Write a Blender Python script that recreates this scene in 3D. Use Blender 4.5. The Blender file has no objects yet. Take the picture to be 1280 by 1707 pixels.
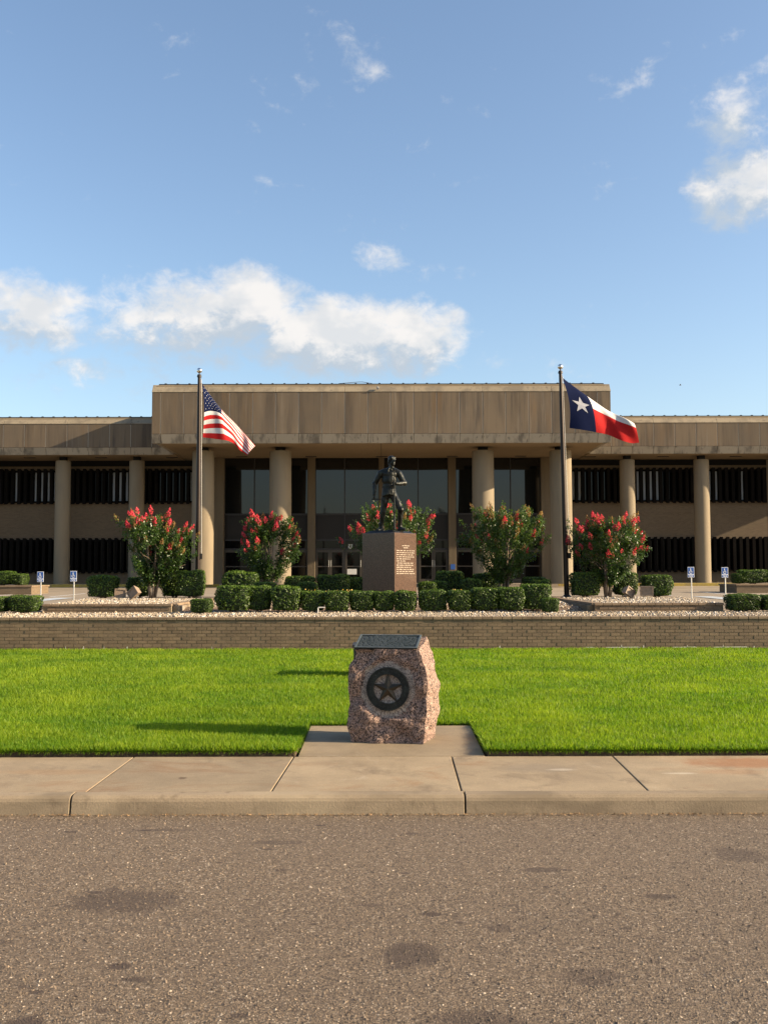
import bpy, math, random
import numpy as np
from mathutils import Vector, Matrix, noise as mnoise

random.seed(7)
rng = np.random.default_rng(7)
R = math.radians
scene = bpy.context.scene
COL = scene.collection

# ------------------------------------------------------------------ camera
cam_data = bpy.data.cameras.new('camera')
cam = bpy.data.objects.new('camera', cam_data)
COL.objects.link(cam)
cam.location = (0, 0, 1.7)
cam.rotation_euler = (R(90 + 3.518), R(0.12), 0)
cam_data.sensor_fit = 'VERTICAL'
cam_data.sensor_height = 24.0
cam_data.lens = 24.0 * 1700.0 / 1707.0
cam_data.clip_start = 0.05
cam_data.clip_end = 3000
scene.camera = cam

# ------------------------------------------------------------------ sun, sky, exposure
SUN = Vector((1.0, -0.155, 0.39)).normalized()          # towards the sun
sun_data = bpy.data.lights.new('sun', 'SUN')
sun_data.energy = 5.0
sun_data.angle = R(0.5)
sun_data.color = (1.0, 0.80, 0.55)
sun = bpy.data.objects.new('sun', sun_data)
COL.objects.link(sun)
sun.rotation_euler = SUN.to_track_quat('Z', 'Y').to_euler()
sun.location = (40, -6, 20)

SKY_STRENGTH = 0.09
world = bpy.data.worlds.new('World')
scene.world = world
world.use_nodes = True
world.cycles.sampling_method = 'MANUAL'
world.cycles.sample_map_resolution = 512
scene.view_settings.view_transform = 'Standard'
scene.view_settings.look = 'None'
scene.view_settings.gamma = 1.0
scene.view_settings.use_curve_mapping = False
scene.view_settings.exposure = 1.38


class NT:
    """small wrapper to write node trees as expressions"""
    def __init__(s, tree):
        s.t = tree

    def n(s, kind, **props):
        nd = s.t.nodes.new(kind)
        for k, v in props.items():
            setattr(nd, k, v)
        return nd

    def put(s, sock, v):
        if isinstance(v, bpy.types.NodeSocket):
            s.t.links.new(v, sock)
        elif v is not None:
            if hasattr(sock.default_value, '__len__') and not hasattr(v, '__len__'):
                v = [v] * len(sock.default_value)
            if hasattr(sock.default_value, '__len__') and len(sock.default_value) == 4 and len(v) == 3:
                v = (*v, 1.0)
            sock.default_value = v

    def math(s, op, a, b=None, c=None, clamp=False):
        nd = s.n('ShaderNodeMath', operation=op, use_clamp=clamp)
        for i, v in enumerate((a, b, c)):
            if v is not None:
                s.put(nd.inputs[i], v)
        return nd.outputs[0]

    def vmath(s, op, a, b=None, out=0):
        nd = s.n('ShaderNodeVectorMath', operation=op)
        s.put(nd.inputs[0], a)
        if b is not None:
            s.put(nd.inputs[1], b)
        return nd.outputs[out]

    def dot(s, a, b):
        return s.vmath('DOT_PRODUCT', a, b, out='Value')

    def noise(s, vec, scale, detail=4, rough=.55, dist=0.0, out='Fac'):
        nd = s.n('ShaderNodeTexNoise')
        s.put(nd.inputs['Vector'], vec)
        s.put(nd.inputs['Scale'], scale)
        s.put(nd.inputs['Detail'], detail)
        s.put(nd.inputs['Roughness'], rough)
        s.put(nd.inputs['Distortion'], dist)
        return nd.outputs[out]

    def voronoi(s, vec, scale, feature='F1', out='Distance'):
        nd = s.n('ShaderNodeTexVoronoi', feature=feature)
        s.put(nd.inputs['Vector'], vec)
        s.put(nd.inputs['Scale'], scale)
        return nd.outputs[out]

    def mapr(s, v, a, b, c=0.0, d=1.0, smooth=False):
        nd = s.n('ShaderNodeMapRange')
        nd.interpolation_type = 'SMOOTHSTEP' if smooth else 'LINEAR'
        s.put(nd.inputs['Value'], v)
        for i, x in zip(('From Min', 'From Max', 'To Min', 'To Max'), (a, b, c, d)):
            s.put(nd.inputs[i], x)
        return nd.outputs['Result']

    def mix(s, fac, a, b, blend='MIX'):
        nd = s.n('ShaderNodeMixRGB', blend_type=blend)
        s.put(nd.inputs['Fac'], fac)
        s.put(nd.inputs['Color1'], a)
        s.put(nd.inputs['Color2'], b)
        return nd.outputs['Color']

    def scalev(s, vec, sx, sy, sz):
        return s.vmath('MULTIPLY', vec, (sx, sy, sz))

    def bump(s, h, strength, dist, normal=None):
        nd = s.n('ShaderNodeBump')
        s.put(nd.inputs['Height'], h)
        s.put(nd.inputs['Strength'], strength)
        s.put(nd.inputs['Distance'], dist)
        if normal is not None:
            s.put(nd.inputs['Normal'], normal)
        return nd.outputs['Normal']


# world: Nishita sky with cumulus clouds spread over the whole dome
def build_world():
    T = NT(world.node_tree)
    world.node_tree.nodes.clear()
    sky = T.n('ShaderNodeTexSky', sky_type='NISHITA')
    sky.sun_disc = False
    sky.sun_elevation = math.asin(SUN.z)
    sky.sun_rotation = math.atan2(SUN.x, SUN.y)
    sky.altitude = 100
    sky.air_density = 1.0
    sky.dust_density = 1.6
    sky.ozone_density = 1.6
    d = T.n('ShaderNodeTexCoord').outputs['Generated']
    # where the larger clouds stand: (azimuth deg from +Y, elevation deg, half width deg, half height deg, weight)
    blobs = [(-10.2, 14.0, 6.2, 2.5, .85), (-7.6, 14.9, 2.7, 1.9, .95), (-2.8, 13.2, 5.2, 2.1, .95), (1.7, 13.2, 3.0, 2.0, .95),
             (-19.0, 13.9, 3.2, 2.0, .85), (-16.0, 10.6, 4.5, 1.3, .40), (19.3, 23.2, 2.2, 1.9, .85), (19.5, 20.2, 2.6, 2.0, .95),
             (-0.2, 17.4, 1.5, .9, .43), (13.3, 25.7, 1.9, 1.1, .47), (-0.8, 27.5, 1.5, 1.4, .42), (6.4, 15.4, .8, .6, .38),
             (5.8, 11.8, 3.0, .7, .36)][:13]
    def mask(vec, part):
        acc = None
        for az, el, a, b, w in part:
            az, el = R(az), R(el)
            c = Vector((math.sin(az) * math.cos(el), math.cos(az) * math.cos(el), math.sin(el)))
            r = Vector((math.cos(az), -math.sin(az), 0))
            u = r.cross(c)
            p = T.dot(vec, tuple(r / math.tan(R(a))))
            q = T.dot(vec, tuple(u / math.tan(R(b))))
            m = T.math('MULTIPLY_ADD', p, p, T.math('MULTIPLY', q, q))
            m = T.math('MULTIPLY_ADD', m, -.55 * w, w)
            acc = m if acc is None else T.math('MAXIMUM', acc, m)
        return T.math('MAXIMUM', acc, 0.0)
    xyz = T.n('ShaderNodeSeparateXYZ')
    T.put(xyz.inputs[0], d)
    front = T.mapr(xyz.outputs[1], .80, .90, 0, 1)
    # the same kind of clouds round the rest of the horizon
    around = T.mapr(T.noise(T.scalev(d, 1, 1, 2.4), 3.2, 1), .50, .66, 0, .95)
    band = T.math('MULTIPLY', T.mapr(xyz.outputs[2], .10, .18), T.mapr(xyz.outputs[2], .50, .34))
    around = T.math('MULTIPLY', T.math('MULTIPLY', around, band), T.math('SUBTRACT', 1.0, front))
    def wisps(vec):
        st = T.scalev(vec, 1, 1, 1.35)
        n1 = T.noise(st, 11.0, 2, .5, .3)
        n2 = T.noise(st, 40.0, 6, .62, .25)
        return T.math('SUBTRACT', T.math('MULTIPLY_ADD', n2, 1.2, T.math('MULTIPLY', n1, 1.0)), 1.1)
    n0 = wisps(d)
    m0 = T.math('MAXIMUM', T.math('MULTIPLY', mask(d, blobs), front), around)
    D0 = T.math('ADD', n0, m0)
    d1 = T.vmath('ADD', d, (0.014, -0.002, 0.030))            # a step towards the light
    D1 = T.math('ADD', wisps(d1), T.math('MAXIMUM', mask(d1, blobs[:8]), around))
    alpha = T.mapr(D0, .20, .86, 0, .95, True)
    lit = T.mapr(T.math('SUBTRACT', D0, D1), -.20, .34, 0, 1, True)
    lump = T.mapr(T.noise(T.scalev(d, 1, 1, 1.5), 24.0, 3, .55), .36, .62, 0, 1, True)
    lit = T.math('MULTIPLY', lit, T.math('MULTIPLY_ADD', lump, .45, .55))
    white = T.mix(lit, (2.35, 2.66, 3.0), (4.15, 4.0, 3.85))
    col = T.mix(alpha, sky.outputs['Color'], white)
    bg = T.n('ShaderNodeBackground')
    T.put(bg.inputs['Color'], col)
    bg.inputs['Strength'].default_value = SKY_STRENGTH
    out = T.n('ShaderNodeOutputWorld')
    T.t.links.new(bg.outputs[0], out.inputs['Surface'])


build_world()

# ------------------------------------------------------------------ materials
MATS = {}


def newmat(name):
    m = bpy.data.materials.new(name)
    m.use_nodes = True
    T = NT(m.node_tree)
    bsdf = m.node_tree.nodes['Principled BSDF']
    MATS[name] = m
    return m, T, bsdf


def basic(name, col, rough=.75, metal=0.0, layers=(), bump=None, objrand=None, spec=.4, coords='pos', ior=None):
    """layers: (scale(vec3 or float), detail, colour, lo, hi, amount)"""
    m, T, b = newmat(name)
    if coords == 'pos':
        p = T.n('ShaderNodeNewGeometry').outputs['Position']
    else:
        p = T.n('ShaderNodeTexCoord').outputs['Object']
    c = None
    for sc, det, c2, lo, hi, amt in layers:
        v = p
        if hasattr(sc, '__len__'):
            v = T.scalev(p, *sc); sc = 1.0
        f = T.math('MULTIPLY', T.mapr(T.noise(v, sc, det), lo, hi, 0, 1, True), amt)
        c = T.mix(f, col if c is None else c, c2)
    if objrand:
        rnd = T.n('ShaderNodeObjectInfo').outputs['Random']
        k = T.mapr(rnd, 0, 1, objrand[0], objrand[1])
        c = T.mix(1.0, col if c is None else c, k, 'MULTIPLY')
    T.put(b.inputs['Base Color'], col if c is None else c)
    b.inputs['Roughness'].default_value = rough
    b.inputs['Metallic'].default_value = metal
    b.inputs['Specular IOR Level'].default_value = spec
    if ior:
        b.inputs['IOR'].default_value = ior
    if bump:
        sc, st, dist = bump
        v = p
        if hasattr(sc, '__len__'):
            v = T.scalev(p, *sc); sc = 1.0
        T.put(b.inputs['Normal'], T.bump(T.noise(v, sc, 6, .6), st, dist))
    return m


STAINS = [(-1.36, 5.44, .30, .19, .6), (-1.37, 3.96, .085, .09, .85), (.12, 4.68, .14, .15, .7), (.34, 3.92, .22, .16, .6),
          (.86, 4.42, .14, .10, .5), (2.15, 6.3, .16, .16, .5), (-.7, 6.62, .2, .05, .45), (.92, 6.0, .14, .05, .6),
          (-1.5, 6.95, .2, .03, .6), (.55, 5.02, .07, .06, .5), (-1.15, 4.55, .05, .04, .8), (-1.05, 4.40, .06, .03, .7), (-.98, 3.85, .07, .05, .7), (1.45, 5.5, .09, .05, .75)]
_sr = random.Random(12)
for _k in range(38):
    _y = 3.7 + 3.5 * _sr.random()
    _h = _sr.uniform(.012, .032)
    STAINS.append((_sr.uniform(-1, 1) * _y * .37, _y, _h * _sr.uniform(1.0, 2.2), _h, _sr.uniform(.5, .85)))


def mat_road():
    m, T, b = newmat('chip_seal')
    p = T.n('ShaderNodeNewGeometry').outputs['Position']
    cell = T.voronoi(p, 125.0, out='Color')
    dist = T.voronoi(p, 125.0)
    cell2 = T.voronoi(T.vmath('ADD', p, (3.3, 1.7, 0)), 85.0, out='Color')
    g = T.dot(cell, (.4, .3, .3))
    g2 = T.dot(cell2, (.4, .3, .3))
    c = T.mix(T.mapr(g, .15, .85), (.045, .031, .020), (.27, .198, .128))
    c = T.mix(T.mapr(g2, .72, .80), c, (.36, .29, .21))
    c = T.mix(T.mapr(g2, .26, .16), c, (.05, .038, .028))
    c = T.mix(T.math('MULTIPLY', T.mapr(dist, .4, .8), .6), c, (.04, .03, .022))
    big = T.noise(p, .55, 3)
    c = T.mix(T.mapr(big, .3, .75, 0, .35), c, (.12, .09, .065))
    # oil stains, patches and small tar spots: (x, y, half x, half y, amount)
    edge = T.math('MULTIPLY', T.math('SUBTRACT', T.noise(p, 6.0, 6, .75), .5), 3.0)
    x = T.n('ShaderNodeSeparateXYZ')
    T.put(x.inputs[0], p)
    for sx, sy, hx, hy, amt in STAINS:
        u = T.math('DIVIDE', T.math('SUBTRACT', x.outputs[0], sx), hx)
        v = T.math('DIVIDE', T.math('SUBTRACT', x.outputs[1], sy), hy)
        r = T.math('ADD', T.math('ADD', T.math('MULTIPLY', u, u), T.math('MULTIPLY', v, v)), edge)
        c = T.mix(T.mapr(r, 1.35, .45, 0, amt, True), c, (.05, .034, .026))
    T.put(b.inputs['Base Color'], c)
    b.inputs['Roughness'].default_value = .8
    b.inputs['Specular IOR Level'].default_value = .35
    T.put(b.inputs['Normal'], T.bump(T.math('SUBTRACT', T.math('MULTIPLY', g, .8), dist), .55, .006))
    return m


def mat_concrete():
    m, T, b = newmat('pavement_concrete')
    p = T.n('ShaderNodeNewGeometry').outputs['Position']
    c = T.mix(T.mapr(T.noise(p, 1.4, 6, .65), .34, .66), (.36, .278, .172), (.245, .185, .112))
    c = T.mix(T.mapr(T.noise(T.scalev(p, 1.0, 2.0, 1), .8, 5, .7, .6), .56, .72, 0, .85), c, (.23, .115, .045))
    c = T.mix(T.mapr(T.noise(T.vmath('ADD', p, (9, 4, 0)), 2.1, 6, .7, .5), .54, .70, 0, .75), c, (.15, .108, .066))
    c = T.mix(T.mapr(T.noise(T.vmath('ADD', p, (2, 14, 0)), 1.7, 6, .7, 1.0), .60, .70, 0, .5), c, (.45, .38, .28))
    c = T.mix(T.mapr(T.noise(p, 130, 4, .7), .4, .62, 0, .42), c, (.15, .112, .07))
    c = T.mix(T.mapr(T.noise(p, 34, 5, .75), .58, .72, 0, .5), c, (.14, .10, .06))
    c = T.mix(T.mapr(T.noise(T.scalev(p, .5, 3.0, 1), 2.3, 5, .7, .5), .5, .75, 0, .5), c, (.21, .158, .098))
    xs = T.n('ShaderNodeSeparateXYZ')
    T.put(xs.inputs[0], p)
    wob = T.math('MULTIPLY', T.math('SUBTRACT', T.noise(p, 5.0, 6, .75), .5), 2.6)
    for sx, sy, hx, hy, amt, sc in ((3.0, 8.5, .6, .22, .75, (.25, .105, .035)), (2.75, 8.15, .3, .1, .4, (.25, .12, .045)), (1.25, 8.3, .32, .16, .5, (.17, .135, .095)), (1.42, 8.25, .12, .04, .6, (.42, .36, .28)),
                                    (2.3, 8.1, .14, .03, .6, (.45, .39, .30)), (.95, 9.6, .2, .3, .6, (.22, .125, .055)), (-.35, 8.5, .35, .14, .45, (.19, .14, .085)), (-2.6, 8.2, .5, .1, .4, (.27, .16, .075))):
        u = T.math('DIVIDE', T.math('SUBTRACT', xs.outputs[0], sx), hx)
        v = T.math('DIVIDE', T.math('SUBTRACT', xs.outputs[1], sy), hy)
        r = T.math('ADD', T.math('MULTIPLY_ADD', u, u, T.math('MULTIPLY', v, v)), wob)
        c = T.mix(T.mapr(r, 1.5, .1, 0, amt, True), c, sc)
    sp = T.vmath('DISTANCE', T.scalev(T.vmath('ADD', p, T.vmath('MULTIPLY', T.noise(p, 30, 3, .6, out='Color'), (.05, .05, 0))), 1, 1, 0), (-1.53, 8.0, 0), out='Value')
    c = T.mix(T.mapr(sp, .05, .02, 0, .8, True), c, (.09, .05, .025))
    c = T.mix(1.0, c, T.mapr(T.n('ShaderNodeObjectInfo').outputs['Random'], 0, 1, .84, 1.08), 'MULTIPLY')
    T.put(b.inputs['Base Color'], c)
    b.inputs['Roughness'].default_value = .85
    T.put(b.inputs['Normal'], T.bump(T.math('ADD', T.noise(p, 120, 4, .7), T.math('MULTIPLY', T.noise(p, 5, 4, .6), 2.0)), .5, .005))
    return m


def mat_brick(name, L, H, cols, z0):
    m, T, b = newmat(name)
    p = T.n('ShaderNodeNewGeometry').outputs['Position']
    x = T.n('ShaderNodeSeparateXYZ')
    T.put(x.inputs[0], p)
    rnd = T.n('ShaderNodeTexWhiteNoise', noise_dimensions='2D')
    row = T.math('FLOOR', T.math('DIVIDE', T.math('SUBTRACT', x.outputs[2], z0), H))
    off = T.math('MULTIPLY', T.math('MODULO', row, 2.0), .5)
    colm = T.math('FLOOR', T.math('SUBTRACT', T.math('DIVIDE', T.math('ADD', x.outputs[0], x.outputs[1]), L), off))
    cv = T.n('ShaderNodeCombineXYZ')
    T.put(cv.inputs[0], colm); T.put(cv.inputs[1], row)
    T.put(rnd.inputs['Vector'], cv.outputs[0])
    v = rnd.outputs['Value']
    c = T.mix(v, cols[0], cols[1])
    c = T.mix(T.mapr(T.noise(p, .9, 4), .4, .7, 0, .6), c, cols[2])
    c = T.mix(T.mapr(T.noise(p, 60, 4, .7), .4, .7, 0, .4), c, cols[3])
    T.put(b.inputs['Base Color'], c)
    b.inputs['Roughness'].default_value = .85
    T.put(b.inputs['Normal'], T.bump(T.noise(p, 90, 4, .7), .5, .004))
    return m


def mat_far_brick():
    """brickwork of the building, too far away to tell bricks apart"""
    m, T, b = newmat('far_brickwork')
    p = T.n('ShaderNodeNewGeometry').outputs['Position']
    x = T.n('ShaderNodeSeparateXYZ')
    T.put(x.inputs[0], p)
    cv = T.n('ShaderNodeCombineXYZ')
    T.put(cv.inputs[0], T.math('ADD', x.outputs[0], x.outputs[1])); T.put(cv.inputs[1], x.outputs[2])
    br = T.n('ShaderNodeTexBrick')
    T.put(br.inputs['Vector'], cv.outputs[0])
    br.inputs['Color1'].default_value = (.145, .101, .059, 1)
    br.inputs['Color2'].default_value = (.11, .076, .044, 1)
    br.inputs['Mortar'].default_value = (.145, .112, .07, 1)
    br.inputs['Scale'].default_value = 1.0
    br.inputs['Mortar Size'].default_value = .008
    br.inputs['Brick Width'].default_value = .2
    br.inputs['Row Height'].default_value = .068
    c = T.mix(T.mapr(T.noise(p, .5, 4), .35, .7, 0, .4), br.outputs['Color'], (.09, .064, .039))
    T.put(b.inputs['Base Color'], c)
    b.inputs['Roughness'].default_value = .88
    T.put(b.inputs['Normal'], T.bump(br.outputs['Fac'], -.4, .006))
    return m


def mat_leaf(name, c1, c2, trans, rough=.5, tint='tint', spec=.4):
    m, T, b = newmat(name)
    at = T.n('ShaderNodeAttribute', attribute_name=tint)
    c = T.mix(at.outputs['Fac'], c1, c2)
    p = T.n('ShaderNodeNewGeometry').outputs['Position']
    c = T.mix(T.mapr(T.noise(p, .9, 4), .35, .7, 0, .35), c, tuple(x * .62 for x in c1))
    T.put(b.inputs['Base Color'], c)
    b.inputs['Roughness'].default_value = rough
    b.inputs['Specular IOR Level'].default_value = spec
    tr = T.n('ShaderNodeBsdfTranslucent')
    T.put(tr.inputs['Color'], T.mix(1.0, c, (1.25, 1.3, .7), 'MULTIPLY'))
    mx = T.n('ShaderNodeMixShader')
    mx.inputs[0].default_value = trans
    T.t.links.new(b.outputs[0], mx.inputs[1])
    T.t.links.new(tr.outputs[0], mx.inputs[2])
    T.t.links.new(mx.outputs[0], m.node_tree.nodes['Material Output'].inputs['Surface'])
    return m


def mat_tint(name, c1, c2, rough=.8, c3=None):
    m, T, b = newmat(name)
    at = T.n('ShaderNodeAttribute', attribute_name='tint')
    c = T.mix(at.outputs['Fac'], c1, c2)
    if c3:
        c = T.mix(T.mapr(at.outputs['Fac'], .86, .88), c, c3)
    T.put(b.inputs['Base Color'], c)
    b.inputs['Roughness'].default_value = rough
    return m


def mat_granite(name, a, bb, dark, scale, rough=.65, bumpst=.6, obj=True):
    m, T, b = newmat(name)
    p = T.n('ShaderNodeTexCoord').outputs['Object'] if obj else T.n('ShaderNodeNewGeometry').outputs['Position']
    v = T.voronoi(p, scale, out='Color')
    g = T.dot(v, (.5, .5, 0))
    c = T.mix(T.mapr(g, .25, .75), a, bb)
    v2 = T.dot(T.voronoi(T.vmath('ADD', p, (5, 2, 1)), scale * 1.25, out='Color'), (.34, .33, .33))
    c = T.mix(T.mapr(v2, .47, .38), c, dark)
    n = T.noise(p, 6, 5)
    c = T.mix(T.mapr(n, .45, .7, 0, .3), c, tuple(x * .7 for x in a))
    T.put(b.inputs['Base Color'], c)
    b.inputs['Roughness'].default_value = rough
    b.inputs['Specular IOR Level'].default_value = .3
    T.put(b.inputs['Normal'], T.bump(T.noise(p, scale * .8, 5, .7), bumpst, .006))
    return m


def mat_glass(name, col, ior=1.75, wave=.35):
    m, T, b = newmat(name)
    p = T.n('ShaderNodeNewGeometry').outputs['Position']
    b.inputs['Base Color'].default_value = (*col, 1)
    b.inputs['Roughness'].default_value = .03
    b.inputs['IOR'].default_value = ior
    T.put(b.inputs['Normal'], T.bump(T.noise(T.scalev(p, .55, 1, .12), 1.0, 1, .3), wave, .07))
    return m


mat_road(); mat_concrete(); mat_far_brick()
WALL_Z0, BL, BH = 0.235, 0.192, 0.0650
mat_brick('wall_brick', BL, BH, ((.205, .140, .082), (.125, .084, .050), (.105, .073, .046), (.225, .16, .096)), WALL_Z0)
basic('cap_brick', (0.216, 0.1548, 0.0972), .85, layers=((3.0, 4, (0.1584, 0.1008, 0.0612), .4, .65, .7), (70, 3, (0.2592, 0.2016, 0.1368), .5, .7, .5)), bump=(90, .4, .004), objrand=(.8, 1.12))
basic('mortar', (0.24, 0.186, 0.115), .95, layers=((1.6, 5, (0.125, 0.090, 0.056), .36, .56, .95), (.8, 4, (0.3936, 0.3526, 0.2952), .58, .72, .7)), bump=(120, .4, .004))
basic('soil', (.055, .036, .021), .95, layers=((14, 5, (.11, .075, .04), .45, .7, .8),), bump=(30, .9, .02))
basic('mulch', (.16, .105, .065), .95, layers=((9, 5, (.07, .045, .028), .42, .65, .85), (30, 4, (.34, .25, .16), .55, .7, .8)), bump=(45, .8, .02))
basic('gravel_base', (0.2592, 0.1944, 0.1224), .95, layers=((25, 5, (0.108, 0.072, 0.0468), .45, .65, .85), (60, 3, (0.36, 0.2952, 0.2088), .5, .7, .6)), bump=(50, .9, .02))
basic('lot_concrete', (0.2664, 0.2183, 0.1591), .88, layers=((.6, 5, (0.1998, 0.1591, 0.1147), .4, .68, .8), (3.5, 5, (0.1702, 0.1332, 0.0925), .55, .75, .5)), bump=(60, .3, .006))
basic('lawn_soil', (.05, .085, .018), .95, layers=((10, 5, (.03, .05, .012), .4, .65, .8),), bump=(40, .8, .02))
basic('earth', (.18, .15, .09), .95, layers=((.2, 5, (.10, .11, .05), .4, .65, .8),))
basic('fascia', (0.1457, 0.1095, 0.07109), .85, layers=(((1.6, 1.6, .16), 5, (0.0697, 0.05227, 0.03662), .46, .66, .85), ((4.5, 4.5, .35), 5, (0.05914, 0.04809, 0.03878), .54, .72, .75),
      ((2.2, 2.2, .3), 4, (0.1521, 0.09827, 0.0517), .52, .7, .6), ((16, 16, .22), 4, (.075, .060, .046), .52, .72, .6), ((9, 9, .3), 3, (.20, .165, .125), .55, .72, .5), ((.5, .5, .5), 3, (0.1014, 0.08154, 0.06032), .4, .7, .5)), bump=((40, 40, 12), .25, .006), objrand=(.82, 1.12))
basic('fascia_strip', (0.317, 0.273, 0.206), .85, layers=(((2.2, 2.2, .5), 5, (0.1056, 0.08976, 0.06864), .48, .68, .8), ((8, 8, .6), 4, (0.0792, 0.06864, 0.05544), .58, .72, .7)), bump=((40, 40, 30), .2, .006), objrand=(.9, 1.06))
basic('coping', (0.2419, 0.1987, 0.1354), .85, layers=(((1.5, 1.5, 1.0), 5, (0.144, 0.1181, 0.08352), .42, .65, .75), ((7, 7, 2.0), 4, (0.1152, 0.09504, 0.06912), .56, .72, .7)), bump=(40, .2, .006), objrand=(.92, 1.05))
basic('soffit', (0.2604, 0.1922, 0.1147), .85, layers=((.4, 4, (0.2108, 0.155, 0.093), .35, .7, .6),))
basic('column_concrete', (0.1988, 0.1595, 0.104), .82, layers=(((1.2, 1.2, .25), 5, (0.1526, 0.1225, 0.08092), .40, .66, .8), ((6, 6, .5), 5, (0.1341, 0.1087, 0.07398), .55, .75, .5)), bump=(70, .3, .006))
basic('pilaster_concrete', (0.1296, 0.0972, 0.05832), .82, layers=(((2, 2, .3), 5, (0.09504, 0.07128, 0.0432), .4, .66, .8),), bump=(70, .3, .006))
basic('dark_metal', (.022, .019, .017), .5, spec=.4)
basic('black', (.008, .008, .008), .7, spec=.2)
basic('fin_metal', (.007, .0062, .0055), .95, layers=(((3, 3, .5), 3, (.012, .0105, .009), .4, .65, .6),), spec=.04)
basic('blind', (.60, .63, .64), .6, layers=(((20, 20, .3), 2, (.42, .44, .45), .4, .6, .6),))
basic('spandrel', (.016, .012, .009), .45, layers=((.8, 4, (.011, .0085, .006), .4, .6, .7),), spec=.25)
basic('door_frame', (.045, .036, .025), .45)
mat_glass('entrance_glass', (.006, .007, .007), 1.55, .30)
mat_glass('window_glass', (.004, .004, .004), 1.33, .10)
basic('yellow_paint', (0.315, 0.225, 0.0375), .75, layers=((2.5, 5, (0.225, 0.165, 0.06), .42, .65, .9), (12, 4, (0.21, 0.18, 0.1275), .55, .7, .7)))
basic('pole_metal', (.030, .020, .015), .4, metal=.5, layers=(((6, 6, 1), 3, (.018, .012, .009), .4, .6, .7),))
basic('silver', (.75, .74, .72), .22, metal=1.0)
basic('galvanised', (.45, .45, .43), .5, metal=.6, layers=((20, 4, (.3, .3, .29), .4, .65, .7),))
basic('rope', (.55, .53, .48), .9)
basic('flag_white', (.50, .49, .47), .85); basic('flag_red', (.36, .012, .012), .85, spec=.15); basic('flag_navy', (.004, .008, .034), .9, spec=.08); basic('flag_star', (.36, .36, .39), .85)  # flag_star is a white with its shade put into the grey
basic('sign_blue', (.025, .085, .30), .4); basic('sign_white', (.78, .80, .82), .45)
basic('bronze', (0.01344, 0.0144, 0.01248), .42, metal=.55, layers=((9, 5, (0.0264, 0.03168, 0.02592), .48, .7, .7), (30, 4, (0.036, 0.02976, 0.02016), .55, .72, .5)), bump=(38, .35, .012), coords='obj')
basic('marker_bronze', (0.027, 0.0312, 0.0288), .5, metal=.5, layers=((14, 5, (0.051, 0.066, 0.063), .45, .65, .8),), bump=(90, .4, .004), coords='obj')
basic('plaque_relief', (0.112, 0.132, 0.132), .5, metal=.4, layers=((14, 5, (0.072, 0.088, 0.084), .45, .65, .8),), coords='obj')
basic('star_bronze', (0.051, 0.0372, 0.0252), .5, metal=.5, layers=((18, 5, (0.03, 0.0312, 0.024), .42, .65, .8),), bump=(120, .4, .003), coords='obj')
mat_granite('pink_granite', (.205, .128, .10), (.34, .235, .185), (.03, .023, .021), 92, .75, 1.0)
mat_granite('dressed_granite', (.29, .235, .195), (.37, .31, .26), (.09, .072, .065), 110, .7, .35)
mat_granite('plinth_granite', (.088, .056, .042), (.11, .071, .052), (.04, .028, .024), 75, .14, .0)
basic('ring_bronze', (.012, .014, .013), .5, metal=.4, layers=((14, 5, (.03, .036, .032), .45, .65, .8),), bump=(90, .4, .004), coords='obj')
basic('white_mark', (.50, .46, .39), .8)
basic('inscription', (.40, .34, .27), .7)
basic('bark', (.16, .115, .08), .85, layers=(((30, 30, 4), 4, (.30, .235, .17), .45, .65, .8),), bump=((50, 50, 8), .5, .006))
basic('flood_housing', (0.225, 0.165, 0.1162), .55, layers=((12, 4, (0.15, 0.1125, 0.07875), .45, .65, .7),))
basic('flood_glass', (.05, .045, .04), .1)
basic('white_pipe', (0.6, 0.576, 0.528), .5)
basic('paper', (0.546, 0.539, 0.518), .8)
basic('bird_feather', (.10, .09, .08), .8)
basic('painted_patch', (.42, .48, .54), .8, layers=((3, 5, (.34, .33, .30), .42, .65, .8),))
mat_leaf('grass_blade', (.085, .19, .010), (.26, .335, .018), .5, .55, spec=.25)
mat_leaf('hedge_leaf', (.013, .036, .005), (.105, .17, .016), .25, .5, spec=.35)
mat_leaf('myrtle_leaf', (.018, .05, .009), (.085, .14, .02), .35, .38)
mat_leaf('bloom', (.50, .012, .055), (.80, .13, .16), .4, .7)
mat_leaf('seed_head', (.28, .11, .04), (.30, .24, .08), .35, .7)
mat_leaf('annual_bloom', (.75, .42, .03), (.8, .62, .2), .3, .7)
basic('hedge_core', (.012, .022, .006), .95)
mat_tint('gravel_stone', (.20, .152, .10), (.43, .36, .265), .85, (.54, .50, .44))

basic('kerb_concrete', (.27, .208, .135), .88, layers=(((1.5, 1.5, 5), 5, (.16, .122, .078), .42, .66, .85), (9, 5, (.12, .088, .055), .55, .72, .7), (110, 3, (.17, .13, .085), .4, .65, .5), (.9, 4, (.32, .255, .165), .5, .7, .6)), bump=(80, .5, .005), objrand=(.92, 1.06))
basic('caulk', (.34, .31, .25), .9)
mat_tint('chipping', (.042, .029, .019), (.27, .20, .132), .75, (.36, .30, .225))
mat_tint('dead_leaf', (.10, .05, .02), (.30, .19, .09), .85)

# ------------------------------------------------------------------ helpers
WLOC = {}


def link(o, parent=None, at=(0, 0, 0)):
    COL.objects.link(o)
    at = Vector(at)
    if parent is not None:
        o.parent = parent
        o.location = at - WLOC[parent.name]
    else:
        o.location = at
    WLOC[o.name] = at
    return o


def tag(o, label=None, cat=None, group=None, kind=None):
    if label: o['label'] = label
    if cat: o['category'] = cat
    if group: o['group'] = group
    if kind: o['kind'] = kind
    return o


def empty(name, at, parent=None):
    o = bpy.data.objects.new(name, None)
    o.empty_display_size = .1
    return link(o, parent, at)


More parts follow.
